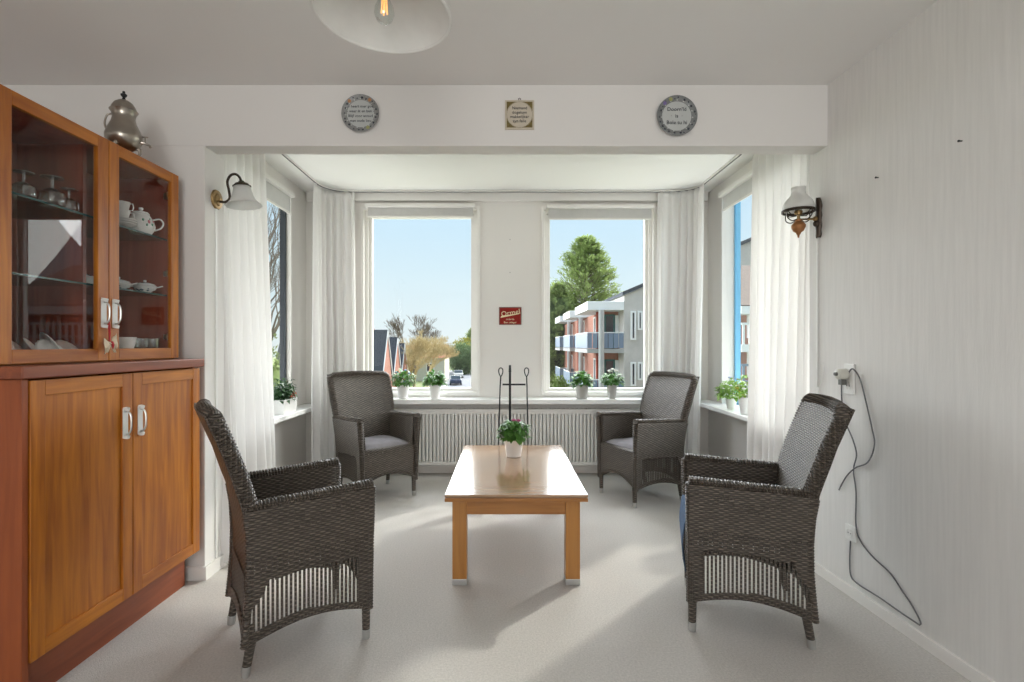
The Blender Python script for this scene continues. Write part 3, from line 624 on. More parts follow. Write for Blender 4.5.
m = MB(); m.tube(smooth_path([(-.046, 0, .19), (-.062, 0, .185), (-.072, 0, .155), (-.070, 0, .13), (-.060, 0, .115)], 5), .0042, 8); build('handle', m, PEWTER, r, world=False)
m = MB(); m.tube([(.062, 0, .075), (.080, 0, .073), (.100, 0, .064), (.104, 0, .055)], [.009, .006, .005, .006], 9); m.tube([(.083, 0, .075), (.083, 0, .098)], .003, 7); m.tube([(.072, 0, .100), (.083, .008, .103), (.092, 0, .100), (.083, -.008, .097)], .003, 7, closed=True); build('tap', m, PEWTER, r, world=False)

# ================================================================== coffee table
r = thing('coffee_table', 'honey-coloured wooden coffee table with a glossy top in the middle of the carpet', 'table', (.055, 3.195, 0))
TZ = .462; tx0, tx1, ty0, ty1 = -.298, .410, 2.56, 3.83
m = MB(); m.box(tx0, ty0, TZ-.014, tx1, ty1, TZ); o = build('tabletop', m, TABLETOP, r, smooth=False, bevel=.003)
m = MB(); m.box(tx0+.006, ty0+.004, TZ-.017, tx1-.006, ty1-.004, TZ-.0142); m.box(tx0+.004, ty0+.155, TZ-.0001, tx1-.004, ty0+.1575, TZ+.0003); build('groove_line', m, mat('dark_groove', (.10, .045, .015), .4), o, smooth=False)
m = MB(); m.box(tx0, ty0+.001, TZ-.036, tx1, ty1-.001, TZ-.0172); build('under_board', m, TABLEEDGE, r, smooth=False, bevel=.003)
lx0, lx1, ly0, ly1 = tx0+.035, tx1-.035, ty0+.035, ty1-.035; lw = .072
for x in (lx0, lx1-lw):
    for y in (ly0, ly1-lw):
        m = MB(); m.box(x, y, .03, x+lw, y+lw, TZ-.0362); o = build('leg', m, TABLEW, r, smooth=False, bevel=.003)
        m = MB(); m.box(x-.001, y-.001, 0, x+lw+.001, y+lw+.001, .0305); build('foot_cap', m, CAPM, o, smooth=False, bevel=.002)
for a in ((lx0+lw, ly0+.008, lx1-lw, ly0+.030), (lx0+lw, ly1-.030, lx1-lw, ly1-.008), (lx0+.008, ly0+lw, lx0+.030, ly1-lw), (lx1-.030, ly0+lw, lx1-.008, ly1-lw)):
    m = MB(); m.box(a[0], a[1], .352, a[2], a[3], TZ-.0362); build('apron', m, TABLEEDGE, r, smooth=False, bevel=.002)

# ================================================================== wicker chairs
def zb(y):   # arched lower edge of the sides
    t = (y+.26)/.49; return .125+.045*math.sin(PI*max(0, min(1, t)))-.01*(1-t)
RP = [(.10, -.244), (.20, -.234), (.35, -.222), (.48, -.226), (.62, -.247), (.80, -.302), (.96, -.365)]
def rearY(z):
    for (a, p), (b, q) in zip(RP, RP[1:]):
        if z <= b: t = max(0, (z-a)/(b-a)); return p+(q-p)*t
    return RP[-1][1]
def armz(y): return .648-.020*max(0, min(1, (.235-y)/.5))
def sideX(z): return .236+.030*max(0, min(1, (z-.12)/.5))**1.3
def braid(mb, pts, r, pitch=.0115, n=10, flat=1.0, up=None):
    P = [Vector(p) for p in pts]; L = sum((b-a).length for a, b in zip(P, P[1:])); N = max(4, int(L/pitch)*4); out = []; rs = []
    acc = 0; segs = [(a, b, (b-a).length) for a, b in zip(P, P[1:])]
    for i in range(N+1):
        s = L*i/N; q = s
        for a, b, l in segs:
            if q <= l+1e-9: out.append(a.lerp(b, min(1, q/l))); break
            q -= l
        else: out.append(P[-1].copy())
        rs.append(r*(1+.13*math.sin(2*PI*s/pitch)))
    return mb.tube(out, rs, n, up=up, flat=flat)
def make_chair(label):
    r = thing('wicker_armchair', label, 'armchair', (0, 0, 0))
    win = lambda y, z, top: zb(y)+.038 < z < top
    for sg in (-1, 1):
        m = MB()
        def fo(u, v):
            ztop = armz(-.25+.485*u)-.02; zlo = zb(-.26+.49*u); z = zlo+(ztop-zlo)*v; yr = rearY(z)+.004; y = yr+(.232-yr)*u
            return (sg*sideX(z), y, z)
        def kp(u, v):
            x, y, z = fo(u, v); top = .358-.02*max(0, (-.0-y)/.2)
            return not (z > zb(y)+.030 and z < top and y < .175 and y > (-.215 if z < .25 else -.205+.5*(z-.25)))
        m.grid(fo, 46, 52, kp)
        o = build('side_panel', m, WICKER, r, solid=.007, world=False)
        m = MB()     # open lattice strands
        y = .170
        while y > -.222:
            z1_ = .364-.02*max(0, -y/.2); z0_ = zb(y)+.025
            if y < -.13: z1_ = min(z1_, .25+(y+.205)/.5*1.0+.035)
            if z1_ > z0_+.01: m.cbox((sg*(sideX(.25)), y, (z0_+z1_)/2), (.005, .0085, z1_-z0_))
            y -= .0158
        build('lattice', m, WICKER_T, o, smooth=False, world=False)
        m = MB()     # inner face of the arm
        def fi(u, v):
            ztop = armz(-.25+.485*u)-.015; z = .385+(ztop-.385)*v; yr = rearY(z)+.03; y = yr+(.215-yr)*u; return (sg*(sideX(z)-.052), y, z)
        m.grid(fi, 12, 10); build('inner_arm_panel', m, WICKER_T, r, solid=.005, world=False)
        m = MB()
        braid(m, [(sg*(sideX(.64)-.027), .228, armz(.228)-.012), (sg*(sideX(.64)-.027), .0, armz(0)-.013), (sg*(sideX(.64)-.027), -.245, armz(-.245)-.013)], .030, .0125, 12, .62, (0, 0, 1))
        braid(m, [(sg*(sideX(.14)-.014), .216, .125), (sg*(sideX(.40)-.020), .217, .40), (sg*(sideX(.62)-.026), .222, .628)], .021, .012, 10)
        build('arm_rest', m, WICKER_T, r, world=False)
        m = MB(); braid(m, [(sg*(sideX(.15)-.006), .20-.44*i/10, zb(.20-.44*i/10)+.012) for i in range(11)], .013, .012, 8); build('side_rail', m, WICKER_T, r, world=False)
    # front panel
    m = MB(); zf = lambda x: .135+.075*math.cos(x/.23*PI/2)**.8 if abs(x) < .229 else .135
    def ff(u, v): x = -.228+.456*u; z0 = zf(x); z = z0+(.405-z0)*v; return (x*(1+.04*v), .222, z)
    m.grid(ff, 30, 20); build('front_panel', m, WICKER, r, solid=.007, world=False)
    m = MB(); braid(m, [(-.22+.44*i/12, .222, zf(-.22+.44*i/12)+.008) for i in range(13)], .012, .012, 8); build('front_rail', m, WICKER_T, r, world=False)
    # rear skin, continuous from the floor rail to the top, with a lattice below the seat
    def hw(z): return .232 if z < .3 else .232+.034*min(1, (z-.3)/.45)
    m = MB(); zr = lambda x: .115+.05*math.cos(x/.24*PI/2)
    def fr(u, v): x = -1+2*u; z0 = zr(x*.232); z = z0+(.955-z0)*v; return (x*hw(z), rearY(z)-.012*(1-x*x)*max(0, min(1, (z-.4)/.3)), z)
    def kr(u, v): x, y, z = fr(u, v); return not (abs(x) < .175 and zr(x)+.036 < z < .33)
    m.grid(fr, 34, 84, kr); build('back_skin', m, WICKER, r, solid=.007, world=False)
    for q in (-1, 1):
        m = MB(); braid(m, [(q*.236, rearY(z)+.002, z) for z in (.115, .20, .30, .42)]+[(q*(hw(z)+.002), rearY(z)+.006, z) for z in (.52, .60)], .013, .012, 8)
        build('rear_corner_braid', m, WICKER_T, r, world=False)
    m = MB(); x = -.175
    while x < .178: m.cbox((x, rearY(.25), (zr(x)+.36)/2), (.0085, .005, .335-zr(x))); x += .0158
    build('lattice', m, WICKER_T, r, smooth=False, world=False)
    # cushioned front of the backrest with rounded edge
    m = MB()
    def fb(u, v): x = -1+2*u; z = .40+(.945-.40)*v; th = .058-.012*v; return (x*(hw(z)-.014), rearY(z)+th-.014*(1-x*x)*min(1, v*2), z)
    m.grid(fb, 26, 40); build('backrest', m, WICKER_T, r, solid=.006, world=False)
    m = MB(); c_ = lambda z: rearY(z)+.029-.006*(z-.4)
    ed = [(-(hw(z)-.012), c_(z), z) for z in (.58, .65, .75, .85, .925)]+[(-(hw(.95)-.035), c_(.945), .945), (-.12, c_(.948)-.008, .951), (0, c_(.95)-.012, .953), (.12, c_(.948)-.008, .951), ((hw(.95)-.035), c_(.945), .945)]+[((hw(z)-.012), c_(z), z) for z in (.925, .85, .75, .65, .58)]
    braid(m, ed, .026, .0125, 10, 1.0); build('back_frame', m, WICKER_T, r, world=False)
    m = MB(); m.box(-.215, -.205, .385, .215, .222, .412); build('seat', m, WICKER_T, r, world=False, bevel=.008)
    for sx_ in (-1, 1):
        for (y0_, y1_, zt) in ((.213, .213, .15), (-.208, -.230, .14)):
            m = MB(); xx = sx_*.214; m.tube([(xx, y1_, .03), (xx, y0_+(y1_-y0_)*.1, zt)], [.0155, .018], 12); o = build('leg', m, WICKER_T, r, world=False)
            m = MB(); m.tube([(xx, y1_-(.003 if y0_ < 0 else 0), 0), (xx, y1_, .038)], [.015, .0175], 12); build('foot_cap', m, CAPM, o, world=False)
    return r
def place(o, centre, facing): o.location = (centre[0], centre[1], 0); o.rotation_euler = (0, 0, math.radians(facing)-PI/2)
LAB = ['wicker armchair in the left foreground beside the cherry cupboard, seen from behind', 'wicker armchair with a grey cushion in front of the left back window',
       'wicker armchair with a grey cushion at the right end of the radiator', 'wicker armchair in the right foreground facing left beside the bare wall']
c1 = make_chair(LAB[0]); c1['group'] = 'wicker armchairs around the coffee table'
chairs = [c1]+[copy_thing(c1, label=l) for l in LAB[1:]]
# (centre x, y, facing degrees)
SEATS = [(-.866, 2.19, 34), (-1.03, 4.18, -50), (1.065, 4.12, 204), (1.054, 2.33, 163)]
for o, (x, y, a) in zip(chairs, SEATS): place(o, (x, y), a)
def cushion(ch, label, m_, dy=0, drop=False):
    x, y, a = SEATS[ch]; r = math.radians(a)-PI/2; M = Matrix.Translation((x, y, 0)) @ Matrix.Rotation(r, 4, 'Z')
    m = MB()
    def f(u, v):
        px, py = (u-.5)*2, (v-.5)*2; q = (1-abs(px)**5)*(1-abs(py)**5)
        return (px*.196, -.0+py*.19+dy, .4135+.034*q**.5+.004*math.sin(px*5+py*4)*q)
    m.grid(f, 20, 20); m.grid(lambda u, v: (f(u, v)[0], f(u, v)[1], .4135), 20, 20)
    if drop: m.grid(lambda u, v: ((u-.5)*.40, .222+.016+.014*math.sin(v*PI), .455-.22*v), 14, 10); m.grid(lambda u, v: ((u-.5)*.39, .15+.088*v, .443+.012*v), 10, 4)
    b = [M @ Vector(p) for p in m.v]; m.v = [tuple(p) for p in b]
    tag(build('seat_cushion', m, m_, solid=.004 if drop else 0), label, 'cushion')
cushion(1, 'flat grey cushion on the armchair below the left back window', CUSH)
cushion(2, 'flat grey cushion on the armchair at the right end of the radiator', CUSH)
cushion(3, 'blue-grey cushion whose edge hangs over the front of the right foreground armchair', CUSHB, 0, True)

# ================================================================== plants and pots
def pot(parent, R, H, m_, rb=.72):
    m = MB(); m.lathe([(0, .0005), (R*rb*.9, 0), (R*rb, .004), (R*.97, H*.94), (R, H*.96), (R, H), (R*.93, H), (R*.90, H*.85), (0, H*.85)], n=26); build('pot', m, m_, parent, world=False)
    m = MB(); m.lathe([(0, H*.87), (R*.91, H*.862)], n=20); build('soil', m, SOIL, parent, world=False)
def foliage(m, n, c, rad, hgt, L, w, up=.4):
    for _ in range(n):
        a = random.uniform(0, 2*PI); q = random.random()**.5; z = random.random()
        p = Vector(c)+Vector((math.cos(a)*rad*q*.85, math.sin(a)*rad*q*.85, z*hgt*(1-.45*q*q))); d = Vector((math.cos(a)*(q+.25), math.sin(a)*(q+.25), random.uniform(-.2, up*2)))
        s_ = random.uniform(.7, 1.15); m.leaf(p, d, L*s_, w*s_, random.uniform(.05, .5))
    for k in range(7): a = k*.9; m.tube([Vector(c)-Vector((0, 0, .01)), Vector(c)+Vector((math.cos(a)*rad*.6, math.sin(a)*rad*.6, hgt*.6))], .0015, 5)
def plant(name, label, loc, R, H, pm, leafmat, n, rad, hgt, L, w, flowers=(), rb=.72, cat='potted plant'):
    r = thing(name, label, cat, loc, random.uniform(0, 6) if False else 0)
    pot(r, R, H, pm, rb); m = MB(); foliage(m, int(n*1.8), (0, 0, H*.93), rad*.95, hgt, L, w*1.1); build('foliage', m, leafmat, r, world=False)
    for (fm, pts, fr) in flowers:
        for p in pts:
            m = MB(); c = Vector(p)+Vector((0, -.01, H+.035))
            for k in range(9):
                a = k*2.4; rr = fr*.55*math.sqrt(k/9.); m.ball(c+Vector((math.cos(a)*rr, math.sin(a)*rr, fr*.3*(1-k/9.))), fr*.42, 7, 4, (1, 1, .6), .1)
            m.tube([(0, 0, H*.9), tuple(c)], .0015, 5); build('flower', m, fm, r, world=False)
    return r
# on the coffee table
plant('potted_kalanchoe', 'green plant with a pink flower in a white pot on the coffee table', (.058, 3.44, TZ+.0005), .066, .122, POTW, LEAF, 150, .095, .12, .054, .042, ((PINK, ((.0, -.02, .085), (.03, .0, .080)), .022),))
# back sill
SZ = .7105
def sp(px): return ((px-CX)*4.755/F, 4.755, SZ)
plant('potted_hydrangea', 'bushy plant with small blue flowers, first pot on the sill behind the left armchair', sp(403), .058, .125, POTW, LEAF, 150, .11, .14, .048, .032, ((BLUEP, ((.03, -.03, .10), (.06, -.01, .07), (-.05, -.03, .08), (.02, -.04, .05)), .018),))
plant('potted_plant', 'leafy green plant in a white pot, second on the sill before the street', sp(435), .056, .125, POTW, LEAF, 100, .09, .12, .065, .040)
plant('potted_plant', 'green plant in the wide grey pot on the sill below the balconies', sp(582), .060, .125, POTG, LEAF, 100, .095, .12, .06, .040, (), .82)
plant('potted_hydrangea', 'plant with white flower heads in a tapered grey pot on the sill', sp(612), .052, .130, POTG, LEAF, 110, .10, .12, .052, .036, ((WHITEP, ((-.03, -.03, .085), (.03, -.03, .085), (.05, -.04, .045), (.0, -.02, .10)), .027),), .62)
# left side sill: rectangular planter
r = thing('flower_box', 'white rectangular planter of dark leaves and orange-red flowers on the left side sill', 'planter', (-1.785, 4.17, .6555))
m = MB(); M = None
for (zz0, zz1, a0, a1) in ((0, .105, 0, .008),):
    vs = []
    for z, q in ((0, 0), (.115, .010)):
        for x, y in ((-.062-q, -.12-q), (.062+q, -.12-q), (.062+q, .12+q), (-.062-q, .12+q)): vs.append((x, y, z))
    for z, q in ((.115, .004), (.10, .002)):
        for x, y in ((-.062-q, -.12-q), (.062+q, -.12-q), (.062+q, .12+q), (-.062-q, .12+q)): vs.append((x, y, z))
    fs = [(3, 2, 1, 0)]+[(i+4*l, (i+1) % 4+4*l, (i+1) % 4+4*l+4, i+4*l+4) for l in range(3) for i in range(4)]+[(12, 13, 14, 15)]
    m.add(vs, fs)
build('box', m, POTW, r, world=False, bevel=.002, smooth=False)
m = MB()
for k in range(4): foliage(m, 75, (0, -.09+.06*k, .10), .075, .17, .048, .036)
build('foliage', m, LEAFD, r, world=False)
for p in ((.055, .02, .125), (.055, .10, .14), (.05, .085, .15)):
    m = MB()
    for k in range(6): a = k*1.05; m.ball((p[0]+.006, p[1]+math.cos(a)*.012, p[2]+math.sin(a)*.012), .009, 7, 4)
    build('flower', m, ORANGE, r, world=False)
# right side sill
plant('potted_viola', 'plant with lilac and white flowers in a white pot beside the right curtain', (1.785, 3.84, .6905), .062, .125, POTW, LEAFY, 110, .12, .16, .045, .03, ((WHITEP, ((-.05, -.05, .03), (-.02, -.06, .05), (-.06, .0, .05)), .022), (LILAC, ((-.03, -.05, .085), (.0, -.07, .02)), .018), (YEL, ((-.085, -.01, .03),), .020)))
plant('potted_viola', 'smaller plant with bright green leaves on the right side sill, farther from the curtain', (1.805, 4.15, .6905), .045, .085, POTW, LEAFY, 150, .12, .15, .048, .034, ((LILAC, ((-.03, -.03, .13), (.02, -.05, .12)), .018),))

# ================================================================== fire tool stand
r = thing('fireplace_tool_stand', 'slender black iron stand with looped handles behind the coffee table', 'tool stand', (.04, 4.32, 0))
m = MB(); fx = lambda px: (px-CX)*4.32/F; fz = lambda py: CH_ - (py-CY)*4.32/F

m.tube([(fx(510), 4.32, .02), (fx(510), 4.32, fz(372))], .010, 10); m.tube([(fx(510), 4.32, fz(372)), (fx(510), 4.32, fz(365))], [.012, .009], 10); build('post', m, BLACK, r)
m = MB(); m.tube([(fx(502.5), 4.32, fz(384.5)), (fx(525.5), 4.32, fz(384.5))], .0075, 8); build('crossbar', m, BLACK, r)
for (pt, pb) in ((500.8, 497.5), (526.5, 528.5)):
    m = MB(); X = fx(pt); s_ = .018
    lp = [(X+s_*math.sin(2*PI*i/20)*(.5+.5*math.cos(PI*(i/20*2-1)/2+0)) if False else X+s_*math.sin(2*PI*i/20)*(1 if i else 1)*(.35+.65*(1+math.cos(2*PI*i/20))/2+.25), 4.305, fz(372)+.035*math.cos(2*PI*i/20)) for i in range(20)]
    m.tube(lp, .0048, 6, closed=True); m.tube([(X, 4.305, fz(376)), (fx(pt+(pb-pt)*.2), 4.305, fz(386)), (fx(pb), 4.305, .06)], .0058, 8); o = build('fire_iron', m, BLACK, r)
m = MB(); m.lathe([(0, .03), (.02, .028), (.10, .014), (.13, .006), (.13, 0), (0, 0)], (fx(511), 4.32, 0), 24, sx=1.1); build('foot', m, BLACK, r)

# ================================================================== lamps
# left sconce on the pier's reveal
sx0, sy0, sz0 = -1.535, 2.763, 1.972
r = thing('wall_sconce', 'brass wall sconce with a swan-neck arm and bell-shaped frosted shade', 'wall lamp', (sx0, sy0, sz0))
Mx = Matrix.Rotation(PI/2, 4, 'Y')
m = MB(); m.lathe([(0, .026), (.010, .026), (.013, .020), (.030, .017), (.034, .012), (.048, .010), (.052, .004), (.052, 0), (0, 0)], (sx0, sy0, sz0), 28, M=Mx); build('wall_plate', m, BRASS, r)
P = [(sx0+.02, sy0, sz0-.010), (sx0+.05, sy0, sz0-.012), (sx0+.072, sy0, sz0+.008), (sx0+.068, sy0, sz0+.050), (sx0+.060, sy0, sz0+.095), (sx0+.076, sy0, sz0+.128), (sx0+.102, sy0, sz0+.136), (sx0+.124, sy0, sz0+.120), (sx0+.133, sy0, sz0+.098)]
m = MB(); m.tube(smooth_path(P, 5), .0065, 9); build('arm', m, DBRONZE, r)
Ms = Matrix.Rotation(-.10, 4, 'Y'); sc = Vector((sx0+.136, sy0, sz0+.080))
m = MB(); m.lathe([(0, .022), (.012, .020), (.018, .010), (.034, .004), (.040, -.006), (.046, -.008), (.044, -.012), (0, -.010)], sc, 24, M=Ms); build('shade_holder', m, DBRONZE, r)
m = MB(); m.lathe([(.040, -.010), (.044, -.030), (.050, -.055), (.062, -.085), (.084, -.108), (.090, -.112)], sc, 36, M=Ms, wob=lambda w, i: 1+.02*math.cos(w*12)*(i/5)); build('shade', m, FROST, r, solid=.002)
m = MB(); m.ball(sc+Vector((.005, 0, -.05)), .022, 12, 8, (1, 1, 1.3)); build('bulb', m, MILK, r)
m = MB(); m.box(sx0, sy0-.012, 0.07, sx0+.007, sy0+.002, sz0-.05); tag(build('cable_cover', m, WCORD), 'white cable cover running down the pier below the brass sconce', 'cable cover')
# right oil-lamp sconce
wx = rw(2.72); ly_ = 2.72; lz = 1.865; lcx = 1.535
r = thing('oil_lamp_sconce', 'oil-lamp style wall sconce with milk glass shade and copper font', 'wall lamp', (wx, ly_, lz))
m = MB(); Mr = Matrix.Rotation(-PI/2, 4, 'Y')
prof = [(-.105, .010), (-.090, .018), (-.065, .013), (-.045, .020), (-.015, .016), (.010, .022), (.035, .017), (.060, .024), (.085, .016), (.105, .007)]
vs = []
for (z, w) in prof:
    for k in range(8): a = PI*k/7; vs.append((wx-.002-.020*math.sin(a), ly_-w*math.cos(a), lz+z))
m.add(vs, [(i*8+k, i*8+k+1, (i+1)*8+k+1, (i+1)*8+k) for i in range(len(prof)-1) for k in range(7)]); m.ball((wx-.018, ly_, lz-.03), .018, 10, 7); build('wall_plate', m, [DBRONZE], r)
m = MB(); m.ball((wx-.024, ly_, lz-.005), .014, 10, 7); m.tube([(wx-.02, ly_, lz-.005), (lcx+.02, ly_, lz-.008), (lcx, ly_, lz-.008)], .005, 8); build('arm', m, BRASS, r)
m = MB(); m.lathe([(0, -.105), (.004, -.103), (.006, -.090), (.010, -.085), (.012, -.078), (.026, -.068), (.034, -.050), (.034, -.038), (.024, -.025), (.016, -.018), (.018, -.010), (0, -.008)], (lcx, ly_, lz), 22, wob=lambda w, i: 1+.03*math.cos(w*8)); build('font', m, COPPER, r)
m = MB(); m.lathe([(.008, -.018), (.008, .012), (.018, .016), (.020, .034), (.014, .040), (0, .042)], (lcx, ly_, lz), 16); build('burner', m, BRASS, r)
m = MB(); rr = .077
for zz in (.038, .031): m.tube([(lcx+rr*math.cos(2*PI*i/32), ly_+rr*math.sin(2*PI*i/32), lz+zz) for i in range(32)], .004, 6, closed=True)
for k in range(4):
    a = k*PI/2+.35; c_, s_ = math.cos(a), math.sin(a)
    m.tube(smooth_path([(lcx+c_*q, ly_+s_*q, lz+z) for q, z in ((.012, -.008), (.045, -.018), (.075, -.004), (.080, .018), (.077, .034))], 4), .003, 6)
    m.tube([(lcx+c_*.015, ly_+s_*.015, lz+.012), (lcx+c_*.055, ly_+s_*.055, lz+.016), (lcx+c_*.076, ly_+s_*.076, lz+.034)], .0026, 6)
build('shade_ring', m, DBRONZE, r)
m = MB(); m.lathe([(.074, .040), (.073, .060), (.064, .085), (.044, .108), (.034, .122), (.031, .140), (.034, .158)], (lcx, ly_, lz), 32); build('shade', m, MILK, r, solid=.003)
m = MB(); m.lathe([(.013, .03), (.022, .06), (.018, .10), (.012, .155)], (lcx, ly_, lz), 18); build('chimney', m, WARE, r, solid=.001)
m = MB(); m.tube([(wx-.005, 2.735, lz-.10), (rw(2.735)-.005, 2.735, .98)], .0055, 7); tag(build('cable_conduit', m, WCORD), 'white conduit running down the wall below the oil-lamp sconce', 'conduit')

# pendant
pc = Vector(((383-CX)*1.55/F, 1.55, 2.185)); r = thing('pendant_lamp', 'large white glass dish pendant lamp hanging from the ceiling', 'ceiling lamp', pc)
Mt = Matrix.Rotation(math.radians(1.8), 4, 'Y')
m = MB(); m.lathe([(.200, 0), (.197, .004), (.186, .018), (.165, .045), (.130, .075), (.090, .098), (.055, .112), (.035, .120), (.033, .125)], pc, 56, M=Mt); build('shade', m, PENDG, r, solid=.004)
m = MB(); m.tube([pc+Mt@Vector((.2*math.cos(2*PI*i/56), .2*math.sin(2*PI*i/56), 0)) for i in range(56)], .005, 8, closed=True); build('shade_rim', m, PENDG, r)
m = MB(); m.tube([pc+Vector((.004, 0, .115)), pc+Vector((.004, 0, .060))], [.026, .020], 14); m.tube([pc+Vector((.004, 0, .115)), (pc.x+.004, pc.y, 2.50)], .004, 8); build('lamp_holder', m, DBRONZE, r)
m = MB(); m.lathe([(.050, 2.53-pc.z), (.048, 2.50-pc.z), (.020, 2.485-pc.z), (0, 2.48-pc.z)], (pc.x+.004, pc.y, pc.z), 24); build('ceiling_rose', m, BRASS, r)
m = MB(); m.lathe([(.013, .060), (.016, .045), (.028, .020), (.030, .002), (.024, -.016), (.012, -.026), (0, -.029)], pc+Vector((.004, 0, 0)), 22); build('bulb', m, WARE, r)
FIL = mat('glowing_filament', (1, .55, .2), .5, emis=((1.0, .45, .12), 1.1))
m = MB()
for k in range(4): a = k*PI/2+.4; m.tube([pc+Vector((.004+.006*math.cos(a), .006*math.sin(a), .048)), pc+Vector((.004+.009*math.cos(a), .009*math.sin(a), .002))], .0022, 6)
build('filament', m, FIL, r)

# ================================================================== wall plates, tile, sign
INK = mat('dark_ink', (.03, .035, .05), .5); GREYR = mat('grey_glaze', (.20, .21, .21), .35, noise=(60, .35, (1, 1, 1))); PLW = mat('pale_plate_glaze', (.52, .54, .53), .3)
RING = mat('mottled_grey_border', (.26, .265, .26), .35, noise=(90, .5, (1, 1, 1)))
Mf = Matrix.Rotation(PI/2, 4, 'X')     # text plane facing -y
def plate(px, py, rpx, label, lines, size, ring, dots, seed):
    rnd = random.Random(seed); d = D1; c = pos(px, py, d); R = rpx*d/F
    r = thing('wall_plate', label, 'plate', (c.x, d, c.z)); M = Matrix.Rotation(PI/2, 4, 'X')
    m = MB(); m.lathe([(0, .010), (R*.70, .010), (R*.76, .013), (R*.97, .020), (R, .019), (R*.99, .015), (R*.6, 0), (0, 0)], n=48, M=M); build('rim', m, ring, r, world=False)
    m = MB(); m.lathe([(0, .0112), (R*.72, .0112)], n=40, M=M); build('centre', m, PLW, r, world=False)
    k_ = 22
    for i in range(k_):
        m = MB(); a = 2*PI*i/k_+rnd.uniform(-.08, .08); q = R*rnd.uniform(.80, .92); sz = R*rnd.uniform(.035, .07); p = M @ Vector((q*math.cos(a), q*math.sin(a), .017)); m.ball(p, sz, 7, 4, (1, .4, 1))
        build('border_dot', m, INK, r, world=False)
    m = MB()
    for i in range(30):
        a = 2*PI*i/30+.1; q = R*(.77 if i % 2 else .95); p = M @ Vector((q*math.cos(a), q*math.sin(a), .0165)); m.ball(p, R*.035, 6, 4, (1, .4, 1))
    build('border_beads', m, PLW, r, world=False)
    for (a, cc) in dots:
        p = M @ Vector((R*.86*math.cos(a), R*.86*math.sin(a), .018)); m = MB(); m.ball(p, R*.10, 8, 5, (1, .35, 1), .1); build('painted_flower', m, cc, r, world=False)
    lettering(lines, size, (0, -.0125, 0), Mf, INK, r)
OCH = mat('ochre_glaze', (.45, .22, .10), .4); OLV = mat('olive_glaze', (.35, .36, .15), .4); PUR = mat('purple_glaze', (.18, .14, .32), .4)
plate(361.2, 114.6, 18.8, 'round blue-grey wall plate with four lines of script, left on the header', ["O heert mer goet", "- waar ik en ben -", "Blijf voor anoud", "met oude lieu"], .0195, RING, ((.95, OCH), (2.3, OCH), (5.2, OLV)), 1)
plate(676, 117, 20.2, 'round grey wall plate with three lines of script, right on the header', ["Doorn'ld", "·  is  ·", "Bole tu hi"], .027, GREYR, ((1.95, OLV), (2.35, PUR), (5.2, GREYR)), 2)
c = pos(519.5, 115.5, D1); hs = 14.6*D1/F
r = thing('wall_tile', 'square cream wall tile with brown corner ornaments, centre of the header', 'tile', (c.x, D1, c.z))
CRM = mat('cream_tile_glaze', (.58, .52, .42), .3); GOLDC = mat('brown_gold_glaze', (.16, .12, .03), .4, noise=(140, .6, (1, 1, 1)))
m = MB(); m.box(-hs, -.010, -hs, hs, 0, hs); build('tile_body', m, CRM, r, world=False, smooth=False, bevel=.002)
m = MB(); q = hs*.88; RR = hs*.90
for s1 in (-1, 1):
    for s2 in (-1, 1):
        pts = [(s1*q, s2*q)]+[(s1*RR*math.cos(a), s2*RR*math.sin(a)) for a in [math.radians(12+66*i/10) for i in range(11)]]
        pts = [(max(-q, min(q, a)), max(-q, min(q, b))) for a, b in pts]; n = len(pts)
        m.add([(a, -.0106, b) for a, b in pts]+[(a, -.0098, b) for a, b in pts], [tuple(range(n)), tuple(range(2*n-1, n-1, -1))]+[(i, (i+1) % n, (i+1) % n+n, i+n) for i in range(n)])
build('corner_ornament', m, GOLDC, r, world=False, smooth=False)
m = MB(); m.tube([(RR*.97*math.cos(2*PI*i/48), -.0102, RR*.97*math.sin(2*PI*i/48)) for i in range(48)], .0008, 5, closed=True); build('circle_line', m, GOLDC, r, world=False)
m = MB(); m.tube([(.006*math.cos(2*PI*i/12), -.004, hs+.006+.006*math.sin(2*PI*i/12)) for i in range(12)], .0015, 5, closed=True); build('hanger', m, DBRONZE, r, world=False)
lettering(["Niemand", "dogeluyn", "makkelijker", "zyn felle"], .021, (0, -.0112, 0), Mf @ Matrix.Shear('XY', 4, (.25, 0)) if False else Mf, INK, r, 1.05)
# red sign between the windows
c = pos(510.2, 316, DB); w_, h_ = 11.3*DB/F, 8.9*DB/F
r = thing('tin_sign', 'small red tin sign with cream lettering on the wall between the windows', 'sign', (c.x, DB, c.z))
REDS = mat('red_enamel', (.26, .012, .008), .6, spec=.2, noise=(12, .25, (1, 1, 1))); CRMP = mat('cream_enamel', (.80, .68, .42), .4); RIMS = mat('sign_edge', (.18, .09, .07), .4)
m = MB(); m.box(-w_, -.010, -h_, w_, 0, h_); build('sign_edge', m, RIMS, r, world=False, smooth=False, bevel=.004)
m = MB(); m.box(-w_*.92, -.0112, -h_*.90, w_*.92, -.010, h_*.90); build('sign_face', m, REDS, r, world=False, smooth=False)
Ma = Mf @ Matrix.Rotation(.16, 4, 'Z')
lettering(["Ormel"], .068, (.004, -.0118, h_*.34), Ma, CRMP, r, name='title_lettering')
m = MB(); m.add([(-w_*.85, -.0120, -h_*.22), (-w_*.80, -.0120, -.0), (w_*.80, -.0120, h_*.30), (w_*.78, -.0120, h_*.22)], [(0, 3, 2, 1)]); m.add([(-w_*.85, -.0112, -h_*.22), (-w_*.80, -.0112, -.0), (w_*.80, -.0112, h_*.30), (w_*.78, -.0112, h_*.22)], [(0, 1, 2, 3)]); build('swoosh', m, CRMP, r, world=False, smooth=False)
lettering(["anderde", "Bier uitleger"], .024, (.0, -.0118, -h_*.55), Mf, CRMP, r, 1.25, 'small_lettering')

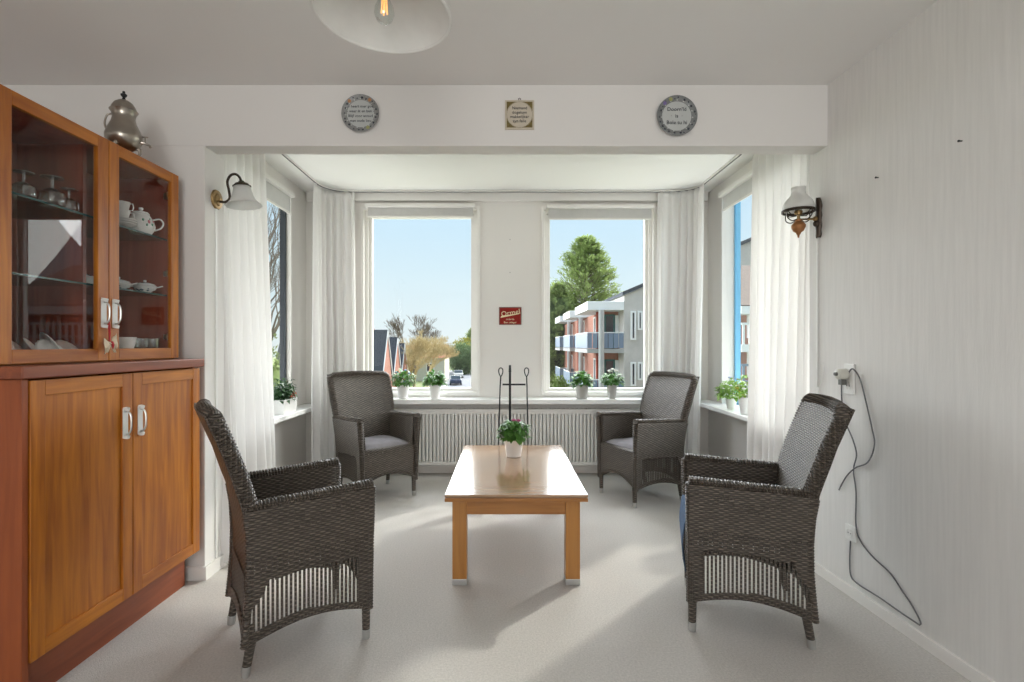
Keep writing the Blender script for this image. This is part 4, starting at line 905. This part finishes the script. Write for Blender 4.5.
# ---- sockets, plug and cords on the right wall
def on_right(px, py, off=0.0):
    s_ = (px-CX)/F; y = (1.65+.029*2.66-off)/(s_+.029); return Vector((rw(y)-off, y, CH_-(py-CY)*y/F))
def socket(px, py, hh, label):
    c = on_right(px, py); r = thing('wall_socket', label, 'socket', (c.x, c.y, c.z)); w2 = .036
    m = MB(); m.box(-.010, -w2, -hh, .0, w2, hh); build('faceplate', m, WCORD, r, world=False, smooth=False, bevel=.003)
    m = MB()
    for dz in ((hh*.45, -hh*.45) if hh > .05 else (0,)): m.lathe([(.020, .0105), (.020, .013), (.018, .013), (.017, .011), (0, .011)], (0, 0, dz), 20, M=Matrix.Rotation(-PI/2, 4, 'Y'))
    build('outlet_ring', m, WCORD, r, world=False)
    m = MB()
    for dz in ((hh*.45, -hh*.45) if hh > .05 else (0,)):
        for q in (-1, 1): m.lathe([(.0032, .0125), (0, .0128)], (0, q*.0095, dz), 8, M=Matrix.Rotation(-PI/2, 4, 'Y'))
    build('pin_hole', m, BLACK, r, world=False); return c
c1_ = socket(850.5, 379, .072, 'upper white double wall socket holding the round plug')
c2_ = socket(852, 533, .036, 'low white wall socket just above the skirting')
c = on_right(848.5, 374); r = thing('power_plug', 'round white timer plug in the upper wall socket', 'plug', (c.x-.012, c.y, c.z))
m = MB(); m.lathe([(0, .045), (.018, .045), (.025, .040), (.027, .002), (0, .0)], n=26, M=Matrix.Rotation(-PI/2, 4, 'Y')); build('plug_body', m, mat('ivory_plastic', (.62, .61, .55), .4), r, world=False)
m = MB(); m.lathe([(0, .056), (.008, .056), (.010, .045), (0, .045)], (0, 0, 0), 16, M=Matrix.Rotation(-PI/2, 4, 'Y')); m.box(-.03, -.012, -.052, -.004, .012, -.027); build('knob', m, mat('dark_grey_plastic', (.12, .12, .11), .5), r, world=False)
def cord(pts, label, r_=.0032, m_=CORD):
    m = MB(); m.tube(smooth_path([on_right(px, py, r_+.001+o_) for px, py, o_ in pts], 7), r_, 7); tag(build('loose_cable', m, m_), label, 'cord')
cord([(849, 372, .045), (853, 369, .03), (860, 379, .004), (866, 402, .003), (872, 428, .003), (874.5, 445, .003), (868, 462, .003), (855, 468, .004), (846, 477, .003), (839, 490, .004)], 'grey cord curving from the round plug to a loose end')
cord([(841.5, 376, .002), (842, 402, .002), (846, 423, .002), (853, 440, .006), (856.5, 455, .004), (853.5, 470, .002), (856, 492, .002), (856, 525, .002), (860, 540, .002), (872, 556, .002), (890, 573, .002), (903, 592, .002), (913, 607, .002), (920.5, 622, .002), (919, 625, .002)], 'long thin grey cord hanging down the wall and sweeping right to the skirting')
cord([(850.5, 541, .002), (849.8, 562, .002), (851, 576, .002), (858, 584, .002), (880, 598, .002), (900, 612, .002), (918, 624, .002)], 'grey cord dropping from the low socket and running along the skirting')
cord([(822.5, 362, .001), (823, 374, .001), (819, 390, .001), (817.5, 403, .001)], 'thin white cord below the oil-lamp conduit', .002, WCORD)
for (px, py, lb) in ((878.5, 177.5, 'small dark nail in the wall nearer the sconce'), (962, 141, 'small dark nail in the wall higher and farther right')):
    c = on_right(px, py); m = MB(); m.tube([c, c+Vector((-.012, 0, 0))], .0025, 7); m.tube([c+Vector((-.011, 0, 0)), c+Vector((-.014, 0, 0))], .0045, 8); tag(build('wall_nail', m, BLACK), lb, 'nail')
for py, lb in ((239.5, 'upper tiny screw in the wall between the two back windows'), (272.5, 'lower tiny screw in the wall between the two back windows')):
    c = pos(510, py, DB); m = MB(); m.tube([c, c+Vector((0, -.006, 0))], .0045, 8); tag(build('wall_screw', m, mat('dull_screw', (.3, .29, .28), .5)), lb, 'screw')

# ================================================================== outside
GZ = -4.9
def gm(name, col, amt, sc): return mat(name, col, .9, noise=(sc, amt, (1, 1, 1)), spec=.1)
GRASS = gm('lawn_grass', (.15, .17, .07), .3, 3); ROAD = gm('asphalt_road', (.20, .20, .21), .08, 2); PAVE = gm('pale_pavement', (.28, .26, .24), .1, 3)
BRICK = gm('red_brick', (.38, .19, .14), .25, 14); BRICKD = gm('dark_red_panel', (.24, .05, .03), .1, 8); ROOFT = gm('slate_roof', (.075, .08, .09), .2, 6)
CONC = gm('grey_concrete', (.52, .49, .45), .25, 1.2); CONCL = gm('pale_concrete', (.42, .41, .39), .15, 2); WFR = mat('white_facade_paint', (.80, .80, .78), .5); BLP = mat('blue_grey_balcony_panel', (.19, .25, .33), .5, noise=(4, .08, (8, 8, .2)))
TEAL = mat('teal_door_frame', (.03, .13, .12), .5); WGL = mat('dark_window_glass', (.05, .065, .075), .08, spec=.6); BARK = gm('grey_bark', (.16, .13, .10), .3, 8); TWIG = gm('ochre_twigs', (.52, .42, .23), .3, 8)
m = MB(); m.box(-150, 6, GZ-.2, 150, 260, GZ); o = build('lawn', m, GRASS, smooth=False); tag(o, kind='structure'); o.name = 'ground'
def strip(name, m_, a, z, t=.02):
    m = MB(); m.add([(x, y, z) for x, y in a]+[(x, y, z-t) for x, y in a], [(0, 1, 2, 3), (7, 6, 5, 4), (0, 4, 5, 1), (1, 5, 6, 2), (2, 6, 7, 3), (3, 7, 4, 0)]); tag(build(name, m, m_, smooth=False), kind='structure')
strip('road', ROAD, [(-2.2, 20), (2.5, 20), (-5.0, 125), (-13.8, 125)], GZ+.03)
strip('sidewalk', PAVE, [(-3.6, 20), (-2.2, 20), (-13.8, 125), (-16.0, 125)], GZ+.10, .09)

# apartment block on the right
AY, AXL, AXR = 31.0, 7.1, 22.0
r = thing('apartment_building', 'grey concrete apartment block with stacked balconies and white roof edges', 'building', (10, 36, GZ))
m = MB(); m.prism([(AXL, GZ), (AXR, GZ), (AXR, 10.5), (AXL, 4.15)], 1, AY, 56); build('end_wall', m, CONC, r, smooth=False)
m = MB(); m.add([(AXL-.1, AY-.12, 4.15), (AXR, AY-.12, 10.5), (AXR, AY-.12, 10.72), (AXL-.1, AY-.12, 4.37), (AXL-.1, 56, 4.15), (AXR, 56, 10.5), (AXR, 56, 10.72), (AXL-.1, 56, 4.37)], [(0, 1, 2, 3), (7, 6, 5, 4), (3, 2, 6, 7), (0, 4, 5, 1), (0, 3, 7, 4), (1, 5, 6, 2)]); build('roof', m, ROOFT, r, smooth=False)
def bwin(x0, z0, x1, z1, y, par, fm=WFR, nm='window'):
    m = MB(); frame_bars(m, 'x', x0, x1, z0, z1, .10, y-.08, y+.02); o = build(nm, m, fm, par, smooth=False); m = MB(); m.box(x0+.1, y-.03, z0+.1, x1-.1, y+.01, z1-.1); build('pane', m, WGL, o, smooth=False)
def fpx(px, d): return (px-CX)*d/F
def fpz(py, d): return 1.2-(py-CY)*d/F
for (a, b, c_, d_) in ((630.5, 311, 635.5, 340), (637.5, 311, 642, 330), (630.5, 362, 635.5, 386), (637.5, 362, 642, 380)): bwin(fpx(a, AY), fpz(d_, AY), fpx(c_+.4, AY), fpz(b, AY), AY, r)
XO, XI = 4.9, 6.2      # balcony front edge, recessed brick wall
m = MB(); m.box(XI, AY+1.6, GZ, AXL, 56, 3.3); build('recessed_wall', m, BRICK, r, smooth=False)
ys = [(AY, 36.4), (39.4, 43.8), (46.6, 50.8)]
for (y0, y1) in ys:
    m = MB(); m.box(XO, y0, 3.28, AXL, y1, 3.8); build('roof_edge', m, WFR, r, smooth=False, bevel=.02)
    for zf in (.96, -1.85):
        m = MB(); m.box(XO, y0, zf-.24, AXL, y1, zf); build('balcony_slab', m, CONCL, r, smooth=False)
        m = MB(); zr_ = zf+.05
        n = 7
        for k in range(n): xx = XO+(AXL-XO)*k/n; m.box(xx+.02, y0+.02, zr_, xx+(AXL-XO)/n-.02, y0+.06, zf+.94)
        n = 14
        for k in range(n): yy = y0+(y1-y0)*k/n; m.box(XO+.02, yy+.02, zr_, XO+.06, yy+(y1-y0)/n-.02, zf+.94)
        build('balcony_panel', m, BLP, r, smooth=False)
        m = MB(); m.tube([(AXL, y0+.04, zf+.98), (XO+.04, y0+.04, zf+.98), (XO+.04, y1, zf+.98)], .03, 6); build('handrail', m, WFR, r)
        # recessed end: teal door and white window
        if y0 == AY:
            bwin(6.22, zf+.02, 6.88, zf+2.15, AY+1.6, r, TEAL, 'balcony_door'); bwin(6.9, zf+.1, 7.1, zf+2.1, AY+1.58, r)
        yy0 = max(y0+.9, AY+1.9)
        for k in range(4):
            ya = yy0+k*1.15
            if ya+.75 > y1: break
            m = MB(); frame_bars(m, 'y', ya, ya+.75, zf+.1, zf+2.15, .10, XI-.09, XI); o = build('window', m, WFR, r, smooth=False); m = MB(); m.box(XI-.04, ya+.1, zf+.2, XI-.005, ya+.65, zf+2.05); build('pane', m, WGL, o, smooth=False)
    m = MB(); m.box(5.75, y0+1.45, GZ, 6.12, y0+1.9, 3.28); build('brick_pier', m, BRICKD, r, smooth=False)
    m = MB(); m.tube([(fpx(601, AY), y0-.12, GZ), (fpx(601, AY), y0-.12, 3.28)], .17, 14); build('pillar', m, CONCL, r)

# balconied block seen through the right side window
r = thing('terraced_flats', 'brick and white balconied flats seen through the right side window', 'building', (10, 20, GZ))
m = MB(); m.box(8.3, 18.5, GZ, 15, 26, 2.6); build('brick_wall', m, BRICK, r, smooth=False)
m = MB(); m.prism([(18.2, 2.6), (26.3, 2.6), (22.2, 4.6)], 0, 8.0, 15.2); build('roof', m, gm('brown_roof_tile', (.20, .15, .12), .2, 6), r, smooth=False)
for z in (2.4, 1.1, -.3, -1.8, -3.3):
    m = MB(); m.box(8.0, 17.6, z-.14, 15, 18.5, z+.12); build('balcony_slab', m, WFR, r, smooth=False)
    m = MB()
    for k in range(30): m.box(8.05+k*.22, 17.62, z+.12, 8.13+k*.22, 17.66, z+.8)
    m.box(8.0, 17.6, z+.78, 15, 17.68, z+.86)
    if z < 2: build('balcony_railing', m, WFR if z > 0 else BLP, r, smooth=False)
for z in (1.2, -.2, -1.7):
    for k in range(4): bwin(8.6+k*1.5, z+.25, 9.6+k*1.5, z+1.15, 18.5, r)

# gabled brick houses on the left
def house(x, y0, w, ridge, eave, label):
    r = thing('brick_house', label, 'house', (x-3, y0+w/2, GZ), group=None)
    m = MB(); m.prism([(y0+.06, GZ), (y0+w-.06, GZ), (y0+w-.06, eave), (y0+w/2, ridge-.15), (y0+.06, eave)], 0, x-8, x); build('brick_wall', m, BRICK, r, smooth=False)
    m = MB(); t = .18
    for s_ in (0, 1):
        a = (y0-.15 if not s_ else y0+w+.15); 
        m.add([(x-8.1, a, eave-.25), (x+.02, a, eave-.25), (x+.02, y0+w/2, ridge), (x-8.1, y0+w/2, ridge), (x-8.1, a, eave-.25+t), (x+.02, a, eave-.25+t), (x+.02, y0+w/2, ridge+t), (x-8.1, y0+w/2, ridge+t)], [(0, 1, 2, 3), (7, 6, 5, 4), (0, 4, 5, 1), (2, 6, 7, 3), (1, 5, 6, 2), (0, 3, 7, 4)])
    build('roof', m, ROOFT, r, smooth=False)
    m = MB()
    for a, b in ((y0-.2, y0+w/2), (y0+w+.2, y0+w/2)): m.tube([(x+.05, a, eave-.22), (x+.05, b, ridge+.05)], .05, 5)
    build('bargeboard', m, WFR, r)
    for z in (eave-1.9, eave-4.6):
        for yy in (y0+.25*w, y0+.65*w): 
            m = MB(); frame_bars(m, 'y', yy, yy+w*.16, z, z+1.4, .09, x-.02, x+.06); o = build('window', m, WFR, r, smooth=False); m = MB(); m.box(x-.02, yy+.09, z+.09, x+.02, yy+w*.16-.09, z+1.31); build('pane', m, WGL, o, smooth=False)
    m = MB(); m.box(x-2.6, y0+w/2-.3, ridge-.4, x-2.0, y0+w/2+.3, ridge+.9); build('chimney', m, BRICK, r, smooth=False)
house(-9.1, 38.2, 3.9, 2.2, -1.9, 'nearest gabled brick house with a steep slate roof beyond the left window')
house(-9.2, 42.4, 3.9, 1.7, -2.2, 'second gabled brick house in the row beyond the left window')
house(-9.4, 46.6, 3.9, 1.2, -2.4, 'third gabled brick house in the row beyond the left window')
house(-11.5, 56.0, 6.0, .8, -2.4, 'farthest gabled brick house half behind the bare trees')
# pale houses at the end of the street
def far_house(x0, x1, y, ztop, wall, label):
    r = thing('distant_house', label, 'house', ((x0+x1)/2, y+3, GZ)); m = MB(); m.box(x0, y, GZ, x1, y+7, ztop); build('wall', m, wall, r, smooth=False)
    m = MB(); m.prism([(y-.3, ztop), (y+7.3, ztop), (y+3.5, ztop+2.2)], 0, x0-.3, x1+.3); build('roof', m, gm('orange_roof_tile', (.36, .17, .10), .2, 5), r, smooth=False)
    n = max(2, int((x1-x0)/2.4))
    for k in range(n): bwin(x0+.6+k*(x1-x0-.6)/n, ztop-2.3, x0+1.9+k*(x1-x0-.6)/n, ztop-.9, y, r)
far_house(-17, -10.2, 88, -1.0, gm('cream_render', (.55, .50, .40), .1, 3), 'distant cream house with an orange roof behind the bare street trees')
far_house(-19, -13.5, 112, -.9, gm('white_render', (.62, .60, .56), .1, 3), 'distant pale house with an orange roof at the end of the street')
far_house(-7.5, 3, 140, -1.0, BRICK, 'distant brick house right of the lamp post at the end of the street')

# trees
def branch_tree(label, x, y, h, spread, seed, fine, mtrunk, mtwig, base=GZ, lv=5, group=None, thick=1.0):
    rnd = random.Random(seed); tr, tw = MB(), MB()
    def grow(p, d, L, r_, lvl):
        q = p+d*L*.5+Vector((rnd.uniform(-1, 1), rnd.uniform(-1, 1), 0))*L*.06; e_ = p+d*L
        (tr if lvl < 2 else tw).tube([p, q, e_] if lvl < 5 else [p, e_], [r_, r_*.82, r_*.62] if lvl < 5 else [r_, r_*.6], 7 if lvl < 2 else 3, cap=False)
        if lvl >= lv: return
        for _ in range(3 if lvl < fine else 2+(rnd.random() > .5)):
            nd = (d+Vector((rnd.uniform(-1, 1), rnd.uniform(-1, 1), rnd.uniform(-.25, .7)))*spread).normalized()
            grow(p.lerp(e_, rnd.uniform(.55, 1)), nd, L*rnd.uniform(.62, .82), max(r_*.58, .012*y/50), lvl+1)
    grow(Vector((0, 0, 0)), Vector((0, 0, 1)), h*.30, h*.018*thick, 0)
    r = thing('bare_tree', label, 'tree', (x, y, base), group=group); build('trunk', tr, mtrunk, r, world=False); build('twigs', tw, mtwig, r, world=False); return r
branch_tree('leafless tree with ochre twigs in the middle of the left window view', -8.7, 50, 8.6, .85, 3, 5, TWIG, TWIG, lv=8)
branch_tree('leafless ochre tree nearer the houses in the left window view', -11.4, 58, 8.0, .85, 5, 5, TWIG, TWIG, lv=8)
branch_tree('leafless pale tree rising above the others in the left window view', -12.2, 70, 12.5, .6, 8, 5, BARK, BARK, lv=7)
branch_tree('leafless tree towards the lamp post in the left window view', -9.4, 63, 9.4, .85, 11, 5, TWIG, TWIG, lv=8)
branch_tree('leafless tree at the far left edge of the left window view', -17, 74, 9.0, .7, 13, 5, BARK, BARK, lv=6)
branch_tree('leafless tree whose twigs fill the left side window', -7.0, 13.5, 11.0, .42, 21, 5, BARK, BARK, lv=7, thick=.8)
branch_tree('leafless tree between the left edge of the right window and the evergreen', 6.9, 76, 19, .6, 31, 5, BARK, BARK, lv=7)
def leaf_crown(m, n, c, R, sc, size, rnd):
    for _ in range(n):
        a = rnd.uniform(0, 2*PI); b = math.acos(rnd.uniform(-1, 1)); q = R*(.65+.35*rnd.random())*(1+.12*math.sin(a*5)*math.sin(b*4))
        v = Vector((math.sin(b)*math.cos(a)*sc[0], math.sin(b)*math.sin(a)*sc[1], math.cos(b)*sc[2])); p = Vector(c)+v*q
        d = (v+Vector((rnd.uniform(-1, 1), rnd.uniform(-1, 1), rnd.uniform(-.6, .9)))*.7).normalized(); m.leaf(p, d, size*rnd.uniform(.6, 1.4), size*.5, .25)
def shrub(name, label, cat, x, y, z, R, sc, n, size, mm, seed, base=GZ):
    rnd = random.Random(seed); r = thing(name, label, cat, (x, y, base)); m = MB(); leaf_crown(m, n, (0, 0, z-base), R, sc, size, rnd); m.ball((0, 0, z-base), R*.75, 12, 8, sc, .08); build('foliage', m, mm, r, world=False)
    m = MB(); m.tube([(0, 0, 0), (0, 0, z-base)], R*.1, 8); build('trunk', m, BARK, r, world=False)
EVG = mat('olive_evergreen', (.32, .40, .14), .7, noise=(2, .35, (1, 1, 1)), trans=.35); EVD = mat('dark_evergreen', (.13, .19, .07), .7, noise=(2, .35, (1, 1, 1)), trans=.25); YELG = gm('yellow_green_bush', (.36, .34, .08), .3, 3); IVY = gm('ivy_leaves', (.20, .25, .08), .4, 4)
shrub('evergreen_shrub', 'dark rounded evergreen shrub at the right edge of the left window view', 'shrub', -8.6, 108, -1.6, 3.4, (1.0, 1, .9), 3000, .6, EVD, 1)
shrub('golden_shrub', 'yellow-green shrub behind the dark evergreen in the left window view', 'shrub', -9.0, 117, -.2, 3.2, (1.1, 1, .9), 2200, .6, YELG, 2)
shrub('ivy_hedge', 'pale green hedge at the bottom of the left side window', 'hedge', -6.0, 12.9, -1.2, 2.3, (1.3, 1, 1.1), 5200, .16, IVY, 3)
shrub('green_shrub', 'olive shrub at the lower left corner of the right window', 'shrub', 3.3, 33, -2.4, 1.3, (.9, 1, 1.2), 1800, .25, IVY, 4)
shrub('low_hedge', 'low green hedge below the bare street trees', 'hedge', -7.6, 47, -4.2, 1.0, (2.0, .8, .8), 1500, .2, YELG, 5)
# evergreen tree
def conifer(label, x, y, top, R, seed):
    rnd = random.Random(seed); H = top-GZ; r = thing('evergreen_tree', label, 'tree', (x, y, GZ)); m = MB(); t = MB(); t.tube([(0, 0, 0), (0, 0, H*.6), (0, 0, H*.97)], [.35, .22, .04], 9)
    for _ in range(520):
        f = rnd.random()**.8; z = H*(.22+.78*f); env = R*(1-f**2.8)**.75*(.8+.2*min(1, f*4+.3)); a = rnd.uniform(0, 2*PI); L = env*rnd.uniform(.72, 1.08)+.25
        d = Vector((math.cos(a), math.sin(a), rnd.uniform(.25, .7))).normalized(); p0 = Vector((0, 0, z-L*.45))
        t.tube([p0, p0+d*L], [.05, .015], 4, cap=False)
        for k in range(34):
            u = .25+.75*(k/34)**.7; c = p0+d*L*u+Vector((rnd.gauss(0, 1), rnd.gauss(0, 1), rnd.gauss(0, .7)))*.26*(1.2-u*.55); dd = (d+Vector((rnd.uniform(-1, 1), rnd.uniform(-1, 1), rnd.uniform(-.3, .9)))*.7).normalized()
            m.leaf(c, dd, rnd.uniform(.35, .7), .22, .1)
    build('foliage', m, EVG, r, world=False); build('trunk', t, BARK, r, world=False)
conifer('tall broad evergreen tree behind the apartment balconies', 9.6, 62, 13.9, 5.6, 4)
conifer('lower dark evergreen at the left foot of the tall one', 5.6, 56, 7.4, 2.4, 6)
conifer('small evergreen at the right edge of the left window view', -7.0, 120, 5.0, 3.0, 9)
# street lamp and parked cars
r = thing('street_lamp', 'white street lamp post at the edge of the road in the left window view', 'street lamp', (fpx(445, 34), 34, GZ))
m = MB(); m.tube([(0, 0, 0), (0, 0, 2.9)], [.06, .04], 8); build('pole', m, WFR, r, world=False)
m = MB(); m.lathe([(0, 2.9), (.10, 2.95), (.22, 3.25), (.24, 3.3), (.05, 3.45), (0, 3.47)], n=14); build('lamp_head', m, WFR, r, world=False)
def car(label, x, y, col, rz):
    r = thing('car', label, 'car', (x, y, GZ+.02), rz); P = mat('car_paint_'+str(len(MATS)), col, .25)
    m = MB(); m.prism([(-2.1, .3), (2.1, .3), (2.15, .75), (1.3, .9), (-2.0, .95), (-2.15, .7)], 0, -.85, .85); build('body', m, P, r, world=False, bevel=.08)
    m = MB(); m.prism([(-1.8, .93), (1.2, .9), (.55, 1.42), (-1.3, 1.45)], 0, -.75, .75); o = build('cabin', m, WGL, r, world=False, bevel=.08)
    for sx_ in (-.8, .8):
        for sy_ in (-1.3, 1.3): m = MB(); m.tube([(sx_-.1, sy_, .33), (sx_+.1, sy_, .33)], .33, 16); build('wheel', m, BLACK, r, world=False)
car('dark car parked near the end of the street', -7.6, 80, (.04, .05, .09), .1); car('white car parked beside the pale house', -8.7, 97, (.6, .6, .6), .1)
